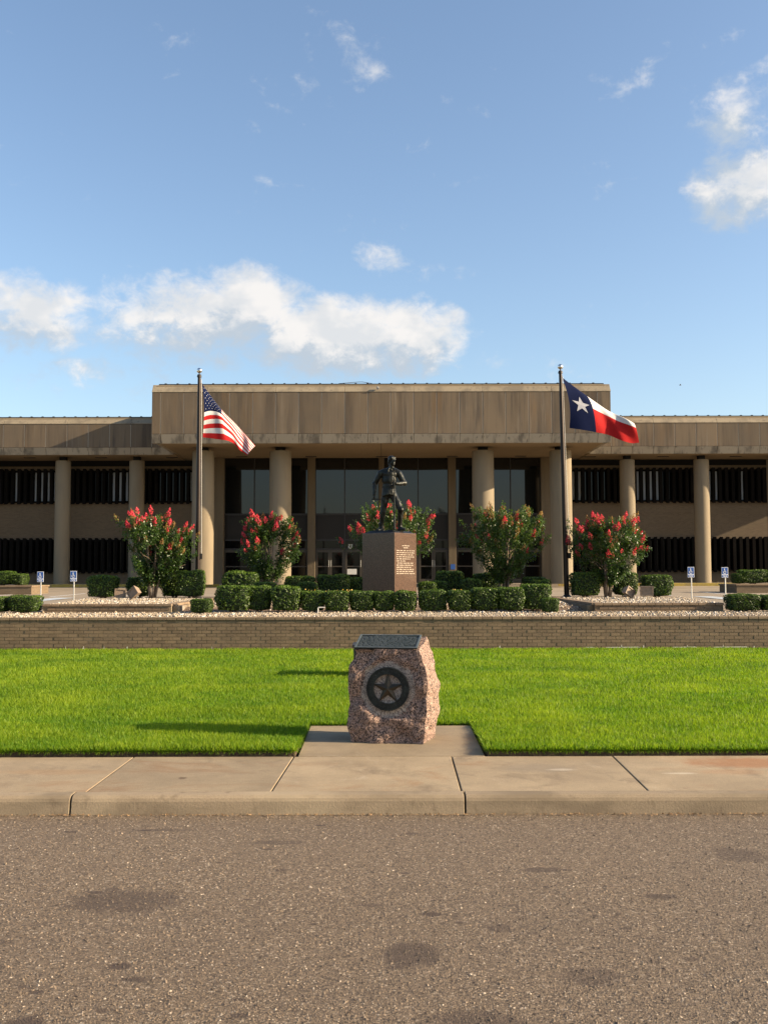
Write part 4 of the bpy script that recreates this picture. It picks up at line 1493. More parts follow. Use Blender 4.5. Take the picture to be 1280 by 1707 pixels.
ORD = ('first', 'second', 'third', 'fourth', 'fifth', 'sixth', 'seventh', 'eighth', 'ninth', 'tenth', 'eleventh', 'twelfth', 'thirteenth')
FROM = 'counted from the striped-flag pole'
for i, (x, w, h) in enumerate(((-1.58, .50, .46), (-1.05, .52, .46), (-.49, .53, .46), (-.01, .45, .45), (.47, .49, .46), (1.09, .61, .48), (1.67, .49, .47))):
    shrub(x, 22.75 + random.uniform(-.05, .05), GZ + .002, w * 1.05, .52, h + .02, 'low clipped shrub before the plinth, %s of its row %s' % (ORD[i], FROM), 'clipped shrubs of the front row')
for i, (x, y, w, h) in enumerate(((-3.33, 22.7, .74, .585), (-2.78, 22.9, .5, .575), (-2.17, 22.75, .63, .575), (2.22, 22.75, .62, .52), (2.80, 22.75, .58, .535), (3.38, 22.95, .68, .60))):
    shrub(x, y, GZ + .002, w * 1.04, .6, h + .02, 'taller clipped shrub at the %s end of the front row, %s' % ('striped-flag' if x < 0 else 'lone-star', ('outermost', 'middle of three', 'innermost')[i if i < 3 else 5 - i]), 'taller end shrubs of the front row')
shrub(-3.93, 22.1, GZ + .002, .46, .42, .33, 'knee-high cube shrub alone in the gravel at the striped-flag end', 'small cube shrubs in the gravel')
shrub(3.58, 22.1, GZ + .002, .36, .36, .33, 'tiny cube shrub in the gravel tucked against the lone-star end of the row', 'small cube shrubs in the gravel')
for i, (x, w, h) in enumerate(((-7.88, .66, .40), (-8.56, .63, .38), (-9.3, .65, .4), (7.88, .70, .40), (8.58, .66, .38), (9.3, .65, .38))):
    shrub(x, 22.55, GZ + .002, w, .6, h, 'low shrub in the gravel strip, %s beyond the raised bed on the %s side' % (ORD[i % 3], 'striped-flag' if x < 0 else 'lone-star'), 'shrubs at the outer ends of the gravel strip')
for x, y, w, h, lb in ((-7.84, 28.6, .80, .66, 'clipped shrub behind the level floodlight on the striped-flag bed'), (-7.05, 29.4, .62, .60, 'dark clipped shrub behind the tipped floodlight on the striped-flag bed'),
                       (-6.05, 29.6, .70, .66, 'dark clipped shrub hidden behind the myrtle trunk on the striped-flag bed'), (-5.38, 28.6, .74, .79, 'tall clipped shrub at the foot of the striped-flag pole'),
                       (5.62, 28.6, .80, .72, 'tall clipped shrub between the lone-star pole and the myrtle trunk'), (6.93, 29.5, .66, .70, 'dark clipped shrub behind the floodlights on the lone-star bed'),
                       (7.58, 28.5, .84, .64, 'clipped shrub beside the level floodlight at the outer end of the lone-star bed')):
    shrub(x, y, ISZ, w, .7, h, lb, 'shrubs on the raised beds')
mid = sorted(((-4.1, 29.3, 1.0, .80), (-2.5, 30.4, .9, .66), (-2.15, 28.6, .55, .50), (-1.5, 30.4, .98, .70), (1.2, 28.6, .50, .50), (1.52, 29.2, .54, .52), (1.95, 30.6, .84, .80), (2.46, 29.0, .6, .58),
        (3.05, 30.5, .85, .74), (4.3, 29.4, .70, .62), (4.32, 28.2, .5, .55), (-.8, 30.8, .8, .62), (-3.3, 28.4, .6, .5)))
for i, (x, y, w, h) in enumerate(mid):
    shrub(x, y, 1.0, w, .7, h, 'dark clipped shrub on the mulch beside the plinth, %s %s' % (ORD[i], FROM), 'shrubs on the mulch round the plinth')

# ------------------------------------------------------------------ crape myrtles
def panicle_mesh(seed, mat_cols, n=90, seedy=False):
    r = np.random.default_rng(seed)
    t = r.uniform(0, 1, n)
    rad = .075 * np.sin(np.pi * np.clip(t * .85 + .15, 0, 1)) * r.uniform(.35, 1.0, n)
    a = r.uniform(0, 2 * np.pi, n)
    p = np.stack([rad * np.cos(a), rad * np.sin(a), t * .22 - .05], 1)
    global rng
    keep = rng; rng = r
    q = leaf_quads(p, np.stack([np.cos(a), np.sin(a), np.full(n, .6)], 1), r.uniform(.025, .05, n), r.uniform(.02, .04, n), .8)
    rng = keep
    o = soup('flower_cluster', q, 4, r.uniform(0, 1, n), mat_cols)
    me = o.data
    bpy.data.objects.remove(o)
    return me
PAN = [panicle_mesh(s_, 'bloom') for s_ in range(4)]
SEED = [panicle_mesh(20 + s_, 'seed_head', 55) for s_ in range(3)]
def myrtle(x, y, z, height, left, right, seed, label, nleaf=5200, nbloom=40, nseed=30, low=.35, skirt=.17, light=0.0):
    """multi-stemmed crape myrtle: vase of stems, leafy shoots, flower clusters on the outside and top"""
    r = random.Random(seed); nr_ = np.random.default_rng(seed)
    rt = empty('crape_myrtle', (x, y, z))
    tag(rt, label, 'tree', 'crape myrtles')
    trunk = MB()
    cxo = (right - left) / 2
    W = (left + right) / 2
    tips = []
    nst = 7
    def env(az, t):
        """radius of the crown at relative height t"""
        f = math.sin(math.pi * min(1, max(0, (t - .06) / 1.04)) ** 1.12) ** .55 if .06 < t < 1.0 else .05
        f *= min(1.0, .24 + max(0.0, t - .1) * 2.1)
        return W * f * (.86 + .14 * math.sin(3 * az + seed) + .10 * math.sin(7 * az + 2 * seed + t * 6))
    for k in range(nst):
        az = 2 * math.pi * (k + r.uniform(-.3, .3)) / nst
        sp_ = r.uniform(.25, 1.0)
        b0 = Vector((.06 * math.cos(az), .06 * math.sin(az), -.05))
        b1 = b0 + Vector((.10 * sp_ * math.cos(az), .10 * sp_ * math.sin(az), height * .2))
        b2 = Vector((cxo * .5 + W * .38 * sp_ * math.cos(az), W * .38 * sp_ * math.sin(az), height * .48))
        b3 = Vector((cxo + W * .62 * sp_ * math.cos(az), W * .62 * sp_ * math.sin(az), height * r.uniform(.74, .86)))
        trunk.tube([b0, b1, b2, b3], [.034, .029, .018, .007], 7)
        for q in range(5):
            t = r.uniform(.3, 1.0)
            s0 = b1.lerp(b2, t) if r.random() < .5 else b2.lerp(b3, t)
            a2 = az + r.uniform(-1.2, 1.2)
            rel = min(.95, s0.z / height + r.uniform(.12, .3))
            e = env(a2, rel) * r.uniform(.55, .95)
            s1 = Vector((cxo + e * math.cos(a2), e * math.sin(a2), height * rel))
            mid = s0.lerp(s1, .5) + Vector((0, 0, .05))
            trunk.tube([s0, mid, s1], [.010, .007, .004], 5, caps=False)
    for i in range(len(trunk.v)):
        trunk.v[i] = tuple(Vector(trunk.v[i]) + Vector((x, y, z)))
    trunk.build('trunk', 'bark', rt, origin=(x, y, z), smooth=True)
    # leafy shoots pointing up and out, spread unevenly through the crown
    pos, nrm, tint = [], [], []
    shoots = []
    tries = 0
    while len(shoots) < 380 and tries < 6000:
        tries += 1
        az = r.uniform(0, 2 * math.pi); t = r.uniform(skirt, .93); f = r.uniform(.12, 1.0) ** .55
        if mnoise.noise(Vector((math.cos(az) * f * 1.6, math.sin(az) * f * 1.6, t * 2.6 + seed * 3.1))) < -.12: continue
        if r.random() < .16 and t > .4: f *= r.uniform(1.08, 1.20)
        e = env(az, t) * f
        shoots.append((Vector((cxo * min(1, t * 1.5) + e * math.cos(az), e * math.sin(az), height * t)), az, f, t))
    per = int(nleaf * 3.3) // len(shoots)
    for p0, az, f, t in shoots:
        d = Vector((math.cos(az) * .55 * f, math.sin(az) * .55 * f, 1.0 - .5 * (1 - t))).normalized()
        L = height * r.uniform(.09, .17) * (1.35 if f > 1.0 or r.random() < .15 else 1.0)
        s_ = nr_.uniform(0, 1, per)
        sp2 = .055 * (1.15 - s_ * .6)
        P_ = np.array(p0)[None] + np.array(d)[None] * (s_ * L)[:, None] + nr_.normal(0, 1, (per, 3)) * sp2[:, None]
        pos.append(P_)
        nn = nr_.normal(0, .5, (per, 3)) + np.array((math.cos(az) * .5, math.sin(az) * .5, .5))
        nrm.append(nn)
        tint.append(np.clip(nr_.uniform(0, .65, per) + .3 * s_ * (t > .55) + light, 0, 1))
    pos = np.concatenate(pos); nrm = np.concatenate(nrm); tint = np.concatenate(tint)
    q = leaf_quads(pos, nrm, nr_.uniform(.05, .085, len(pos)), nr_.uniform(.026, .042, len(pos)), .5)
    soup('crown', q + np.array((x, y, z)), 4, tint, 'myrtle_leaf', rt, origin=(x, y, z))
    # flower clusters and spent seed heads at shoot tips, mostly high and outside
    cand = [s_ for s_ in shoots if (s_[2] > .68 and s_[3] > .42) or s_[3] > .7]
    r.shuffle(cand)
    for i, (p0, az, f, t) in enumerate(cand[:nbloom + nseed]):
        bl = i < nbloom
        d = Vector((math.cos(az) * .5 * f, math.sin(az) * .5 * f, 1.0)).normalized()
        p = p0 + d * height * r.uniform(.10, .16)
        o = bpy.data.objects.new('flower_cluster' if bl else 'seed_head', r.choice(PAN if bl else SEED))
        COL.objects.link(o); o.parent = rt; o.location = p
        o.rotation_euler = d.to_track_quat('Z', 'Y').to_euler()
        k = r.uniform(.6, 1.15)
        o.scale = (k, k, k * r.uniform(.8, 1.2))
    return rt
myrtle(-6.44, 28.5, ISZ + .01, 2.22, 1.0, 1.08, 1, 'dense crape myrtle with red flowers on the bed by the striped flag', 6600, 66, 50)
myrtle(-3.52, 31.0, 1.0, 2.40, .90, .90, 2, 'upright crape myrtle massed with red flowers before an inner column', 5600, 58, 24)
myrtle(.20, 32.0, 1.0, 2.74, 1.28, 1.26, 3, 'red-flowered crape myrtle half hidden behind the statue plinth', 5600, 52, 16, skirt=.35)
myrtle(3.46, 29.5, 1.0, 2.52, 1.06, 1.14, 4, 'largest crape myrtle, leafy with few flowers and many seed heads', 7000, 26, 60, light=.2)
myrtle(6.22, 28.5, ISZ + .01, 2.10, .96, 1.08, 5, 'spreading crape myrtle with red flowers on the bed by the lone star flag', 6000, 70, 34)

# ------------------------------------------------------------------ small annuals before the plinth
def annual(x, y, seed, num):
    r = np.random.default_rng(seed)
    rt = empty('bedding_plant', (x, y, 1.0))
    tag(rt, 'small yellow bedding plant on mulch behind the front row, %s %s' % (ORD[num], FROM), 'flower', 'yellow bedding plants by the plinth')
    global rng
    n = 160
    p = np.stack([r.normal(0, .09, n), r.normal(0, .09, n), r.uniform(.02, .28, n)], 1)
    keep = rng; rng = r
    q = leaf_quads(p, r.normal(0, 1, (n, 3)), .06, .03, .5)
    soup('foliage', q + np.array((x, y, 1.0)), 4, r.uniform(0, 1, n), 'myrtle_leaf', rt, origin=(x, y, 1.0))
    n = 8
    p = np.stack([r.normal(0, .10, n), r.normal(0, .10, n), r.uniform(.20, .33, n)], 1)
    q = leaf_quads(p, np.tile((0, -.6, .8), (n, 1)), .045, .04, .4)
    rng = keep
    soup('blooms', q + np.array((x, y, 1.0)), 4, r.uniform(0, 1, n), 'annual_bloom', rt, origin=(x, y, 1.0))
for i, (x, y) in enumerate(((-2.0, 26.6), (-1.75, 26.8), (-1.45, 26.6), (-1.2, 26.9), (-.95, 26.7), (1.75, 26.8), (2.05, 26.7), (2.35, 26.9))):
    annual(x, y, 70 + i, i)

# ------------------------------------------------------------------ floodlights, pipe, signs
def floodlight(x, y, z, tilt, yaw, s, label):
    rt = empty('floodlight', (x, y, z))
    tag(rt, label, 'floodlight', 'ground floodlights')
    c = Vector((x, y, z + .20 * s))
    rot = Matrix.Rotation(yaw, 3, 'Z') @ Matrix.Rotation(tilt, 3, 'Y')
    w, h, d = .155 * s, .115 * s, .10 * s
    MB().prism_y([(-w, -h), (w, -h), (w, h), (-w, h)], -d, d).build('tmp', 'flood_housing') if False else None
    m = MB()
    m.add([tuple(rot @ Vector(v) + c) for v in [(-w, -d, -h), (w, -d, -h), (w, -d, h), (-w, -d, h), (-w * .7, d, -h * .7), (w * .7, d, -h * .7), (w * .7, d, h * .7), (-w * .7, d, h * .7)]],
          [(0, 1, 2, 3), (5, 4, 7, 6), (1, 0, 4, 5), (3, 2, 6, 7), (0, 3, 7, 4), (2, 1, 5, 6)])
    m.build('housing', 'flood_housing', rt, bevel=.006)
    m = MB()
    for x0, x1, z0, z1 in ((-w, w, h - .03 * s, h), (-w, w, -h, -h + .03 * s), (-w, -w + .03 * s, -h + .03 * s, h - .03 * s), (w - .03 * s, w, -h + .03 * s, h - .03 * s)):
        m.box(x0, x1, -d - .018, -d - .002, z0, z1, rot=rot, at=c)
    m.build('door_frame', 'flood_housing', rt)
    m = MB()
    for sx in (-1, 1):
        m.tube([(x + sx * .05 * s, y, z - .02), (x + sx * .05 * s, y, z + .11 * s)], .012, 8)
    m.build('mounting_stake', 'galvanised', rt)
    MB().box(-.09 * s, .09 * s, -.03, .03, .10 * s, .115 * s, at=(x, y, z)).build('bracket', 'galvanised', rt)
floodlight(-6.42, 26.4, ISZ + .015, R(-38), R(-25), 1.0, 'tan floodlight box tipped on its corner, by the bed with the striped flag')
floodlight(-6.84, 26.6, ISZ + .015, R(5), R(10), .95, 'tan floodlight box set level against a shrub, by the bed with the striped flag')
floodlight(6.33, 26.6, ISZ + .015, R(32), R(30), .95, 'tan floodlight box tipped sideways, by the bed with the lone star flag')
floodlight(6.78, 26.5, ISZ + .015, R(0), R(-6), 1.1, 'tan floodlight box set level, facing the street from the lone star bed')
m = MB().tube([(-1.42, 22.05, GZ - .05), (-1.42, 22.05, GZ + .13), (-1.41, 22.05, GZ + .14), (-1.27, 22.05, GZ + .14)], .012, 8)
tag(m.build('irrigation_pipe', 'white_pipe'), 'thin white bent irrigation pipe standing in the gravel before the front row', 'pipe')
# unseen box out on the lawn behind the marker, added to cast a shadow
def lawn_shadow_caster():
    c = (-.33, 15.1, .21)
    rt = empty('shadow_caster_box', c)
    tag(rt, 'low dark unseen box behind the granite marker, added to cast a shadow on the lawn', 'box')
    MB().box(-.11, .11, -.32, .30, -.05, .44, at=c).build('housing', 'dark_metal', rt, bevel=.02)
    m = MB().box(-.13, .13, -.35, .33, .442, .48, at=c)
    m.build('lid', 'dark_metal', rt)
lawn_shadow_caster()

def parking_sign(x, y, ztop, label):
    z0 = lot_z(y)
    rt = empty('parking_sign', (x, y, z0))
    tag(rt, label, 'sign', 'accessible parking signs')
    MB().tube([(x + .015, y + .02, z0 - .03), (x + .015, y + .02, ztop - .02)], .024, 8).build('post', 'galvanised', rt)
    w = .122
    zb = ztop - .385
    pl = MB().box(x - w, x + w, y - .006, y - .001, zb, ztop).build('panel', 'sign_white', rt, bevel=.002)
    yb = y - .008
    MB().box(x - w + .014, x + w - .014, yb - .001, yb + .001, zb + .125, ztop - .014).build('blue_field', 'sign_blue', rt)
    MB().box(x - w + .014, x + w - .014, yb - .001, yb + .001, zb + .016, zb + .098).build('lower_field', 'sign_blue', rt)
    # wheelchair symbol
    m = MB(); c = (x - .005, zb + .215); y0, y1 = yb - .005, yb - .002
    n = 14
    for k in range(n):
        a0 = R(150 + 215 * k / n); a1 = R(150 + 215 * (k + 1) / n)
        m.add([(c[0] + r_ * math.cos(a), yy, c[1] - .012 + r_ * math.sin(a)) for yy in (y0,) for r_, a in ((.062, a0), (.062, a1), (.042, a1), (.042, a0))], [(0, 1, 2, 3)])
    m.box(c[0] - .022, c[0] + .004, y0, y1, c[1] + .0, c[1] + .075)
    m.box(c[0] - .020, c[0] + .05, y0, y1, c[1] - .005, c[1] + .016)
    m.box(c[0] + .034, c[0] + .056, y0, y1, c[1] - .045, c[1] + .012)
    m.box(c[0] - .02, c[0] + .03, y0, y1, c[1] + .036, c[1] + .052)
    m.ball((c[0] - .010, (y0 + y1) / 2, c[1] + .098), (.019, .0015, .019), 10, 6)
    m.build('wheelchair_symbol', 'sign_white', rt)
    m = MB()
    xx = x - .075
    for wd in (.03, .045, .035):
        m.box(xx, xx + wd, y0, y1, zb + .058, zb + .078); xx += wd + .018
    xx = x - .06
    for wd in (.05, .055):
        m.box(xx, xx + wd, y0, y1, zb + .03, zb + .048); xx += wd + .018
    m.build('lower_lettering', 'sign_white', rt)
parking_sign(-12.86, 38.3, 1.84, 'blue wheelchair parking sign close to the brick planter by the striped-flag wing')
parking_sign(-11.53, 38.0, 1.86, 'blue wheelchair parking sign standing clear of the planter, on the striped-flag side')
parking_sign(11.40, 38.0, 1.96, 'blue wheelchair parking sign in front of the yellow kerb, on the lone-star side')
parking_sign(12.76, 38.3, 1.95, 'blue wheelchair parking sign beside the shrub planter, on the lone-star side')

# ------------------------------------------------------------------ brick planters on the parking lot
def planter(sx, label):
    x0, x1 = sorted((sx * 15.5, sx * 23.5))
    z0 = lot_z(45.0) - .03
    rt = empty('brick_planter', ((x0 + x1) / 2, 46.2, z0))
    tag(rt, label, 'planter', 'brick planters on the lot')
    MB().box(x0, x1, 45.0, 47.3, z0, 1.19).build('wall', 'far_brickwork', rt)
    m = MB()
    m.box(x0 - .04, x1 + .04, 44.96, 45.22, 1.192, 1.255); m.box(x0 - .04, x1 + .04, 47.08, 47.34, 1.192, 1.255)
    m.box(x0 - .04, x0 + .22, 45.223, 47.077, 1.192, 1.255); m.box(x1 - .22, x1 + .04, 45.223, 47.077, 1.192, 1.255)
    m.build('cap', 'cap_brick', rt, bevel=.008)
    MB().box(x0 + .225, x1 - .225, 45.225, 47.075, 1.191, 1.225).build('soil', 'mulch', rt)
planter(-1, 'low brick planter with clipped shrubs before the striped-flag wing')
planter(1, 'low brick planter with clipped shrubs before the lone-star wing')
for x, w, h, lb in ((-16.4, .62, .55, 'small rounded shrub at the lit end of the striped-flag wing planter'), (-17.2, 1.2, .66, 'wide rounded shrub, second from the end of the striped-flag wing planter'),
                    (-18.3, 1.2, .64, 'wide rounded shrub, third from the end of the striped-flag wing planter'), (15.95, .5, .5, 'small dark shrub at the near end of the lone-star wing planter'),
                    (16.6, 1.25, .66, 'wide rounded shrub, second from the end of the lone-star wing planter'), (17.8, 1.1, .62, 'wide rounded shrub, third from the end of the lone-star wing planter'),
                    (18.9, 1.1, .62, 'wide rounded shrub, fourth from the end of the lone-star wing planter')):
    shrub(x, 46.1, 1.225, w, .9, h, lb, 'shrubs in the brick planters')

# ------------------------------------------------------------------ the building
CX = -.12
BZ = 1.20                        # floor level
bld = empty('courthouse', (CX, 58.0, BZ))
tag(bld, 'long two-storey concrete and brick public building with tall columned portico', 'building')
PFX = 11.905                     # half width of the portico
Y0 = 52.5; YW = 57.0             # portico face, wing face
PANEL = 1.192
ZS, ZB, ZP, ZC, ZFL = 8.54, 8.99, 11.18, 11.62, 11.70        # portico: soffit, strip top, panel top, coping top
WS, WBm, WP, WC = 8.49, 8.87, 10.20, 10.60                   # wings
WEND = 31.3
# roof cores
MB().box(CX - PFX + .25, CX + PFX - .25, Y0 + .22, 68, ZS, ZC - .04).build('portico_core', 'soffit', bld)
for sx in (-1, 1):
    a, b = sorted((CX + sx * (PFX - .24), CX + sx * WEND))
    MB().box(a, b, YW + .22, 75, WS, WC - .04).build('wing_core', 'soffit', bld)
def run_of_panels(edges, face_y, zs, zb, zp, zc, back, strip_in=.18, cop_in=.30):
    """front-facing fascia from joint to joint: panel, lower strip, and a coping piece per three panels"""
    proto = {}
    for a, b in zip(edges, edges[1:]):
        w = round(b - a, 3); c = (a + b) / 2
        if w not in proto:
            p = MB().box(a + .016, b - .016, face_y, face_y + .2, zb + .012, zp - .01).build('fascia_panel', 'fascia', bld, bevel=.01)
            s_ = MB().prism_x([(face_y + .004, zb), (face_y + strip_in, zs - .01), (face_y + strip_in + .2, zs - .01), (face_y + .24, zb)][::-1], a + .009, b - .009).build('fascia_strip', 'fascia_strip', bld, bevel=.008)
            proto[w] = (p, s_)
        else:
            p, s_ = proto[w]
            copy_piece(p, bld, (c, face_y + .1, zb + .012))
            copy_piece(s_, bld, (c, WLOC[s_.name].y, WLOC[s_.name].z))
    MB().box(edges[0] + .05, edges[-1] - .05, face_y + .014, face_y + .19, zb + .03, zp - .03).build('joint_filler', 'caulk', bld)
    # coping
    i = 0
    while i < len(edges) - 1:
        j = min(i + 3, len(edges) - 1)
        MB().prism_x([(face_y - .015, zp), (face_y - .015, zp + .03), (face_y + cop_in, zc), (face_y + cop_in + .3, zc), (face_y + cop_in + .3, zp)][::-1], edges[i] + .006, edges[j] - .006).build('coping', 'coping', bld, bevel=.006)
        i = j
pe = [CX - PFX] + [CX - 9.5 * PANEL + PANEL * k - .11 for k in range(20)] + [CX + PFX]
run_of_panels(pe, Y0, ZS, ZB, ZP, ZC, 0)
for sx in (-1, 1):
    xs_ = [CX + sx * PFX]
    ed = [CX + sx * (PFX - .19 + PANEL * k) for k in range(17)] + [CX + sx * WEND]
    ed = sorted(ed)
    run_of_panels(ed, YW, WS, WBm, WP, WC, 0)
    # portico returns
    ye = [Y0 + .205 + 1.13 * k for k in range(5)]
    xf = CX + sx * PFX
    pr = None
    for a, b in zip(ye, ye[1:]):
        if pr is None:
            x0, x1 = sorted((xf, xf - sx * .2))
            pr = (MB().box(x0, x1, a + .009, b - .009, ZB + .012, ZP - .01).build('fascia_panel', 'fascia', bld, bevel=.01),
                  MB().prism_y([(xf - sx * .004, ZB), (xf - sx * .18, ZS - .01), (xf - sx * .38, ZS - .01), (xf - sx * .24, ZB)][::-sx], a + .009, b - .009).build('fascia_strip', 'fascia_strip', bld, bevel=.008))
        else:
            for q in pr:
                w = WLOC[q.name]
                copy_piece(q, bld, (w.x, (a + b) / 2, w.z))
    # the returns run on over the wing roof
    x0, x1 = sorted((xf, xf - sx * .2))
    MB().box(x0, x1, ye[-1] + .009, 67, ZB + .012, ZP - .01).build('fascia_panel', 'fascia', bld)
    MB().prism_y([(xf + sx * .015, ZP), (xf + sx * .015, ZP + .03), (xf - sx * .3, ZC), (xf - sx * .6, ZC), (xf - sx * .6, ZP)][::-sx], Y0 + .62, 67).build('coping', 'coping', bld, bevel=.006)
    # wing end
    xe = CX + sx * WEND
    x0, x1 = sorted((xe, xe + sx * .12))
    MB().box(x0, x1, YW, 75, WS, WP).build('fascia_panel', 'fascia', bld)
# dark roof flashing with small clips
def flashing(x0, x1, y, z):
    m = MB().box(x0, x1, y, y + .12, z, z + .05)
    m.build('roof_flashing', 'dark_metal', bld)
    m = MB()
    x = x0 + .3
    while x < x1:
        m.box(x, x + .10, y - .015, y + .10, z + .0505, z + .082); x += .62
    m.build('flashing_clips', 'dark_metal', bld)
flashing(CX - PFX + .3, CX + PFX - .3, Y0 + .30, ZC + .002)
for sx in (-1, 1):
    a, b = sorted((CX + sx * (PFX + .02), CX + sx * WEND))
    flashing(a, b, YW + .30, WC + .002)
# thin cable and spout on the portico edge
MB().tube([(-2.35, Y0 + .32, ZC + .06), (-1.3, Y0 + .35, ZC + .15), (-1.1, Y0 + .35, ZC + .15), (-.6, Y0 + .32, ZC + .06)], .014, 6).build('roof_cable', 'dark_metal', bld)
MB().tube([(-.31, Y0 + .02, ZP + .22), (-.31, Y0 - .10, ZP + .16)], .07, 10).build('roof_spout', 'galvanised', bld)
# soffit joints and downlights
for x, y0, y1 in ((CX - .02, Y0 + .42, 59.4),):
    MB().box(x - .02, x + .02, y0, y1, ZS - .012, ZS - .002).build('soffit_joint', 'pilaster_concrete', bld)
dl = None
for x in (-8.2, -4.2, -.12, 3.96, 7.9):
    for y in (58.7,):
        if dl is None:
            dl = MB().box(x - .32, x + .32, y - .1, y + .1, ZS - .03, ZS - .002).build('downlight', 'dark_metal', bld)
        else:
            copy_piece(dl, bld, (x, y, ZS - .03))
for x in (-16.3, -12.2, 11.9, 16.1, 20.3, -20.4):
    copy_piece(dl, bld, (x, 58.6, WS - .032))

# columns
def column(x, y, r, ztop, zsof):
    c = empty('column', (x, y, BZ), bld)
    MB().lathe([(r, BZ), (r, BZ + (ztop - BZ) * .5), (r * .985, ztop - .04), (r * .95, ztop)], (x, y), 40).build('shaft', 'column_concrete', c, smooth=True, auto=True)
    MB().box(x - r * .42, x + r * .42, y - r * .42, y + r * .42, ztop, zsof).build('bearing_block', 'black', c)
for x in (-9.68, -5.54, 5.32, 9.48):
    column(x, 54.55, .59, 8.33, ZS)
for x in (-26.78, -22.6, -18.38, -14.15, 13.95, 18.2, 22.4, 26.6):
    column(x, 58.3, .435, 8.25, WS)

# walk along the building with a yellow kerb
MB().box(-36, 36, 56.0, 60.6, .7, BZ).build('entrance_walk', 'lot_concrete', bld)
for a, b in ((-20.0, -9.0), (9.5, 19.3)):
    MB().box(a, b, 55.86, 55.998, .8, BZ + .012).build('yellow_kerb', 'yellow_paint', bld, bevel=.02)
MB().box(-9.0, 9.5, 55.86, 55.998, .8, BZ + .01).build('kerb', 'lot_concrete', bld, bevel=.02)

# wing walls and window bands
YB = 60.0
U0, U1, L0, L1 = 5.97, 7.86, 1.91, 3.78
fin_me = {}
def fin(parent, x, z0, z1, y=YB):
    k = round(z1 - z0, 2)
    if k not in fin_me:
        m = MB().add([(-.09, -.24, -.10), (.09, -.24, -.10), (.10, .02, 0), (-.10, .02, 0), (-.09, -.24, z1 - z0 + .10), (.09, -.24, z1 - z0 + .10), (.10, .02, z1 - z0), (-.10, .02, z1 - z0)],
                     [(3, 2, 1, 0), (4, 5, 6, 7), (0, 1, 5, 4), (1, 2, 6, 5), (2, 3, 7, 6), (3, 0, 4, 7)])
        fin_me[k] = m.mesh('window_fin', ['fin_metal'], (0, 0, 0))
    o = bpy.data.objects.new('window_fin', fin_me[k])
    return link(o, parent, (x, y, z0))
def window_band(a, b, z0, z1, lit, detailed=True):
    w = empty('window', ((a + b) / 2, YB, z0), bld)
    MB().box(a, b, YB - .10, YB + .05, z1 - .09, z1).build('top_rail', 'fin_metal', w)
    MB().box(a, b, YB - .10, YB + .05, z0, z0 + .09).build('bottom_rail', 'fin_metal', w)
    n = max(1, int(round((b - a) / .366))); s_ = (b - a) / n
    for k in range(n + 1):
        if detailed or True:
            fin(w, a + k * s_ + (0.08 if k == 0 else -.08 if k == n else 0), z0, z1, YB - .0)
    for k in range(n):
        x0 = a + k * s_
        MB().box(x0 + .004, x0 + s_ - .004, YB + .10, YB + .12, z0 + .09, z1 - .09).build('pane', 'blind' if k in lit else 'window_glass', w)
for sx in (-1, 1):
    cols = [9.72 + .1, 13.98, 18.22, 22.45, 26.65, 30.9] if sx > 0 else [9.98, 14.15, 18.38, 22.6, 26.78, 31.1]
    for i in range(5):
        a, b = sorted((sx * cols[i], sx * cols[i + 1]))
        a += .02; b -= .02
        if sx < 0:
            lu = [{7, 8, 9, 10}, {6, 7, 8, 9, 10}, {2, 5, 6, 7, 8}, {4, 5}, set()][i]
        else:
            lu = [{1, 2, 3, 4}, {1, 2, 3, 4, 5}, {1, 2, 3, 7}, {3, 4}, set()][i]
        window_band(a, b, U0, U1, lu)
        window_band(a, b, L0, L1, set())
    a, b = sorted((sx * 9.75, sx * 31.0))
    MB().box(a, b, YB + .0, YB + .4, BZ, L0 - .003).build('brick_wall', 'far_brickwork', bld)
    MB().box(a, b, YB + .0, YB + .4, L1 + .003, U0 - .003).build('brick_wall', 'far_brickwork', bld)
    MB().box(a, b, YB + .0, YB + .4, U1 + .003, 8.12).build('brick_wall', 'far_brickwork', bld)
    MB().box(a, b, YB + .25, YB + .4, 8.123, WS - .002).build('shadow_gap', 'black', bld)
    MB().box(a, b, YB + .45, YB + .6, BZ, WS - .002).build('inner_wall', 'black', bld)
    e0, e1 = sorted((sx * 31.0, sx * 30.7))
    MB().box(e0, e1, YB + .601, 74, BZ, WS - .002).build('end_wall', 'far_brickwork', bld)

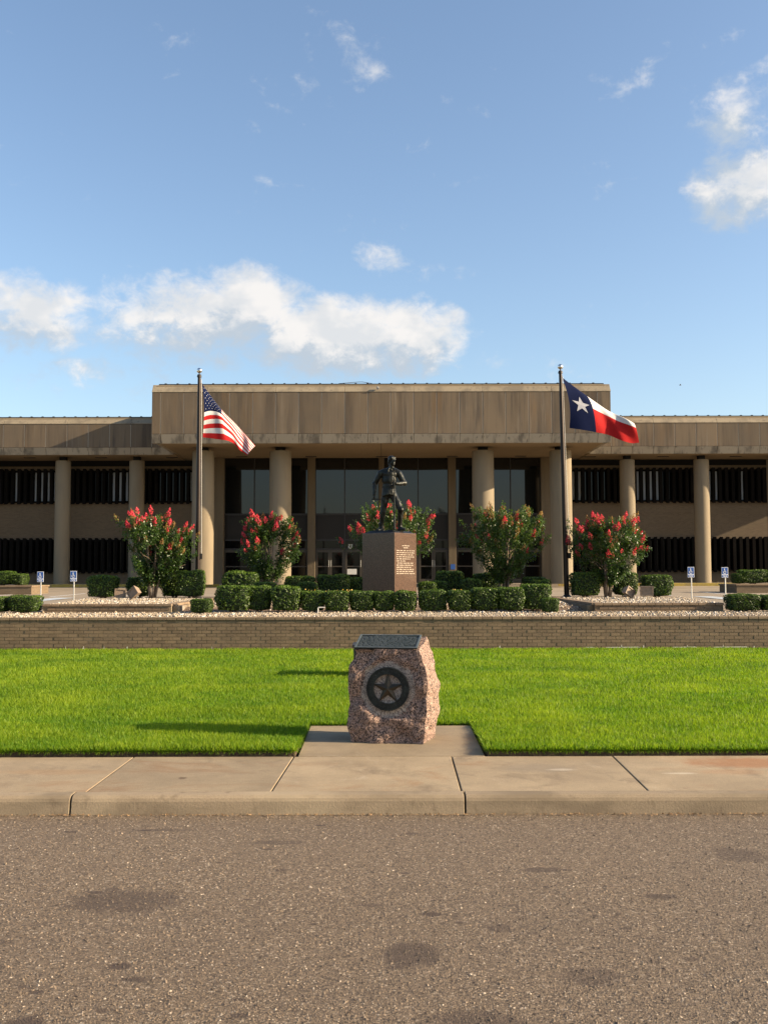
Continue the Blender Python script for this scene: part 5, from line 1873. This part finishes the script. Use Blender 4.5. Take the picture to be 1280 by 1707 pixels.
# entrance: glass screen between pilasters
YG = 59.5
for x in (-9.63, 9.47):
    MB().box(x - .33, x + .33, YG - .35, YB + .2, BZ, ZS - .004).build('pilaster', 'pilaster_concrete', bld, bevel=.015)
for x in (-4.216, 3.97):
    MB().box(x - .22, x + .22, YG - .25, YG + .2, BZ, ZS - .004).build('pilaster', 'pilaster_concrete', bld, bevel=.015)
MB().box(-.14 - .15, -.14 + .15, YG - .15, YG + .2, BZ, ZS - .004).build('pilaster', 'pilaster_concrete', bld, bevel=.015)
ZT1, ZT2, ZT3 = 5.235, 3.73, 3.20      # transom, spandrel foot, door head
bays = [(-9.30, -7.56, -5.9, -4.436), (-3.996, -2.285, -.29), (.01, 2.0, 3.75), (4.19, 5.7, 7.4, 9.14)]
for bi, bay in enumerate(bays):
    s_ = empty('entrance_screen', ((bay[0] + bay[-1]) / 2, YG, BZ), bld)
    for a, b in zip(bay, bay[1:]):
        MB().box(a + .03, b - .03, YG, YG + .02, ZT1 + .05, ZS - .006).build('pane', 'entrance_glass', s_)
        MB().box(a + .03, b - .03, YG, YG + .03, ZT2 + .03, ZT1 - .05).build('spandrel_panel', 'spandrel', s_)
        MB().box(a + .03, b - .03, YG, YG + .02, ZT3 + .05, ZT2 - .03).build('pane', 'window_glass', s_)
    for x in bay:
        MB().box(x - .03, x + .03, YG - .06, YG + .03, BZ, ZS - .006).build('mullion', 'dark_metal', s_)
    for z in (ZT1, ZT2, ZT3):
        MB().box(bay[0] + .031, bay[-1] - .031, YG - .055, YG + .025, z - .05, z + .045).build('transom', 'dark_metal', s_)
    # doors in the middle bays, side lights in the outer ones
    for a, b in zip(bay, bay[1:]):
        n = 2 if bi in (1, 2) else 1
        for k in range(n):
            x0 = a + .035 + (b - a - .07) * k / n; x1 = a + .035 + (b - a - .07) * (k + 1) / n
            d = s_
            y0, y1 = YG - .04, YG + .02
            fw = .11 if n == 2 else .05
            m = MB()
            m.box(x0 + .008, x0 + fw, y0, y1, BZ + .01, ZT3 - .055); m.box(x1 - fw, x1 - .008, y0, y1, BZ + .01, ZT3 - .055)
            m.box(x0 + fw, x1 - fw, y0, y1, ZT3 - .19, ZT3 - .055); m.box(x0 + fw, x1 - fw, y0, y1, BZ + .01, BZ + .25)
            m.box(x0 + fw, x1 - fw, y0, y1, BZ + .95, BZ + 1.02)
            fr = m.build('door' if n == 2 else 'side_light', 'door_frame', s_)
            MB().box(x0 + fw, x1 - fw, YG - .012, YG + .004, BZ + .25, ZT3 - .19).build('pane', 'window_glass', fr)
            if n == 2:
                hx = x1 - .06 if k == 0 else x0 + .06
                MB().tube([(hx, y0 - .05, BZ + .95), (hx, y0 - .05, BZ + 1.35)], .015, 8).build('pull_handle', 'galvanised', fr)
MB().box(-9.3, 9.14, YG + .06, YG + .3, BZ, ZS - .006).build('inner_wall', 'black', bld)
# notices
def notice(x, z, w, h, y, mat, label, band=None):
    o = MB().box(x - w / 2, x + w / 2, y - .012, y - .004, z, z + h).build('notice', mat)
    tag(o, label, 'notice')
notice(-1.95, 3.22, .24, .26, YG - .056, 'paper', 'square white paper notice above the entrance doors beside the plinth')
notice(-1.86, 1.72, .55, .32, YG - .042, 'paper', 'wide white paper notice low on the entrance door')
notice(3.99, 2.0, .26, .30, YG - .252, 'sign_blue', 'small blue access sign on the entrance pilaster')

# a small bird far above the wing
def bird():
    c = Vector((17.6, 60.0, 12.9))
    m = MB().ball(c, (.07, .02, .02), 8, 6)
    for sy in (-1, 1):
        m.add([tuple(c + Vector(v)) for v in ((.03, 0, .01), (-.03, 0, .01), (-.05, sy * .13, .04), (-.01, sy * .14, .05))], [(0, 1, 2, 3)])
    tag(m.build('bird', 'bird_feather'), 'tiny dark bird gliding in the sky above the wing roof', 'bird')
bird()
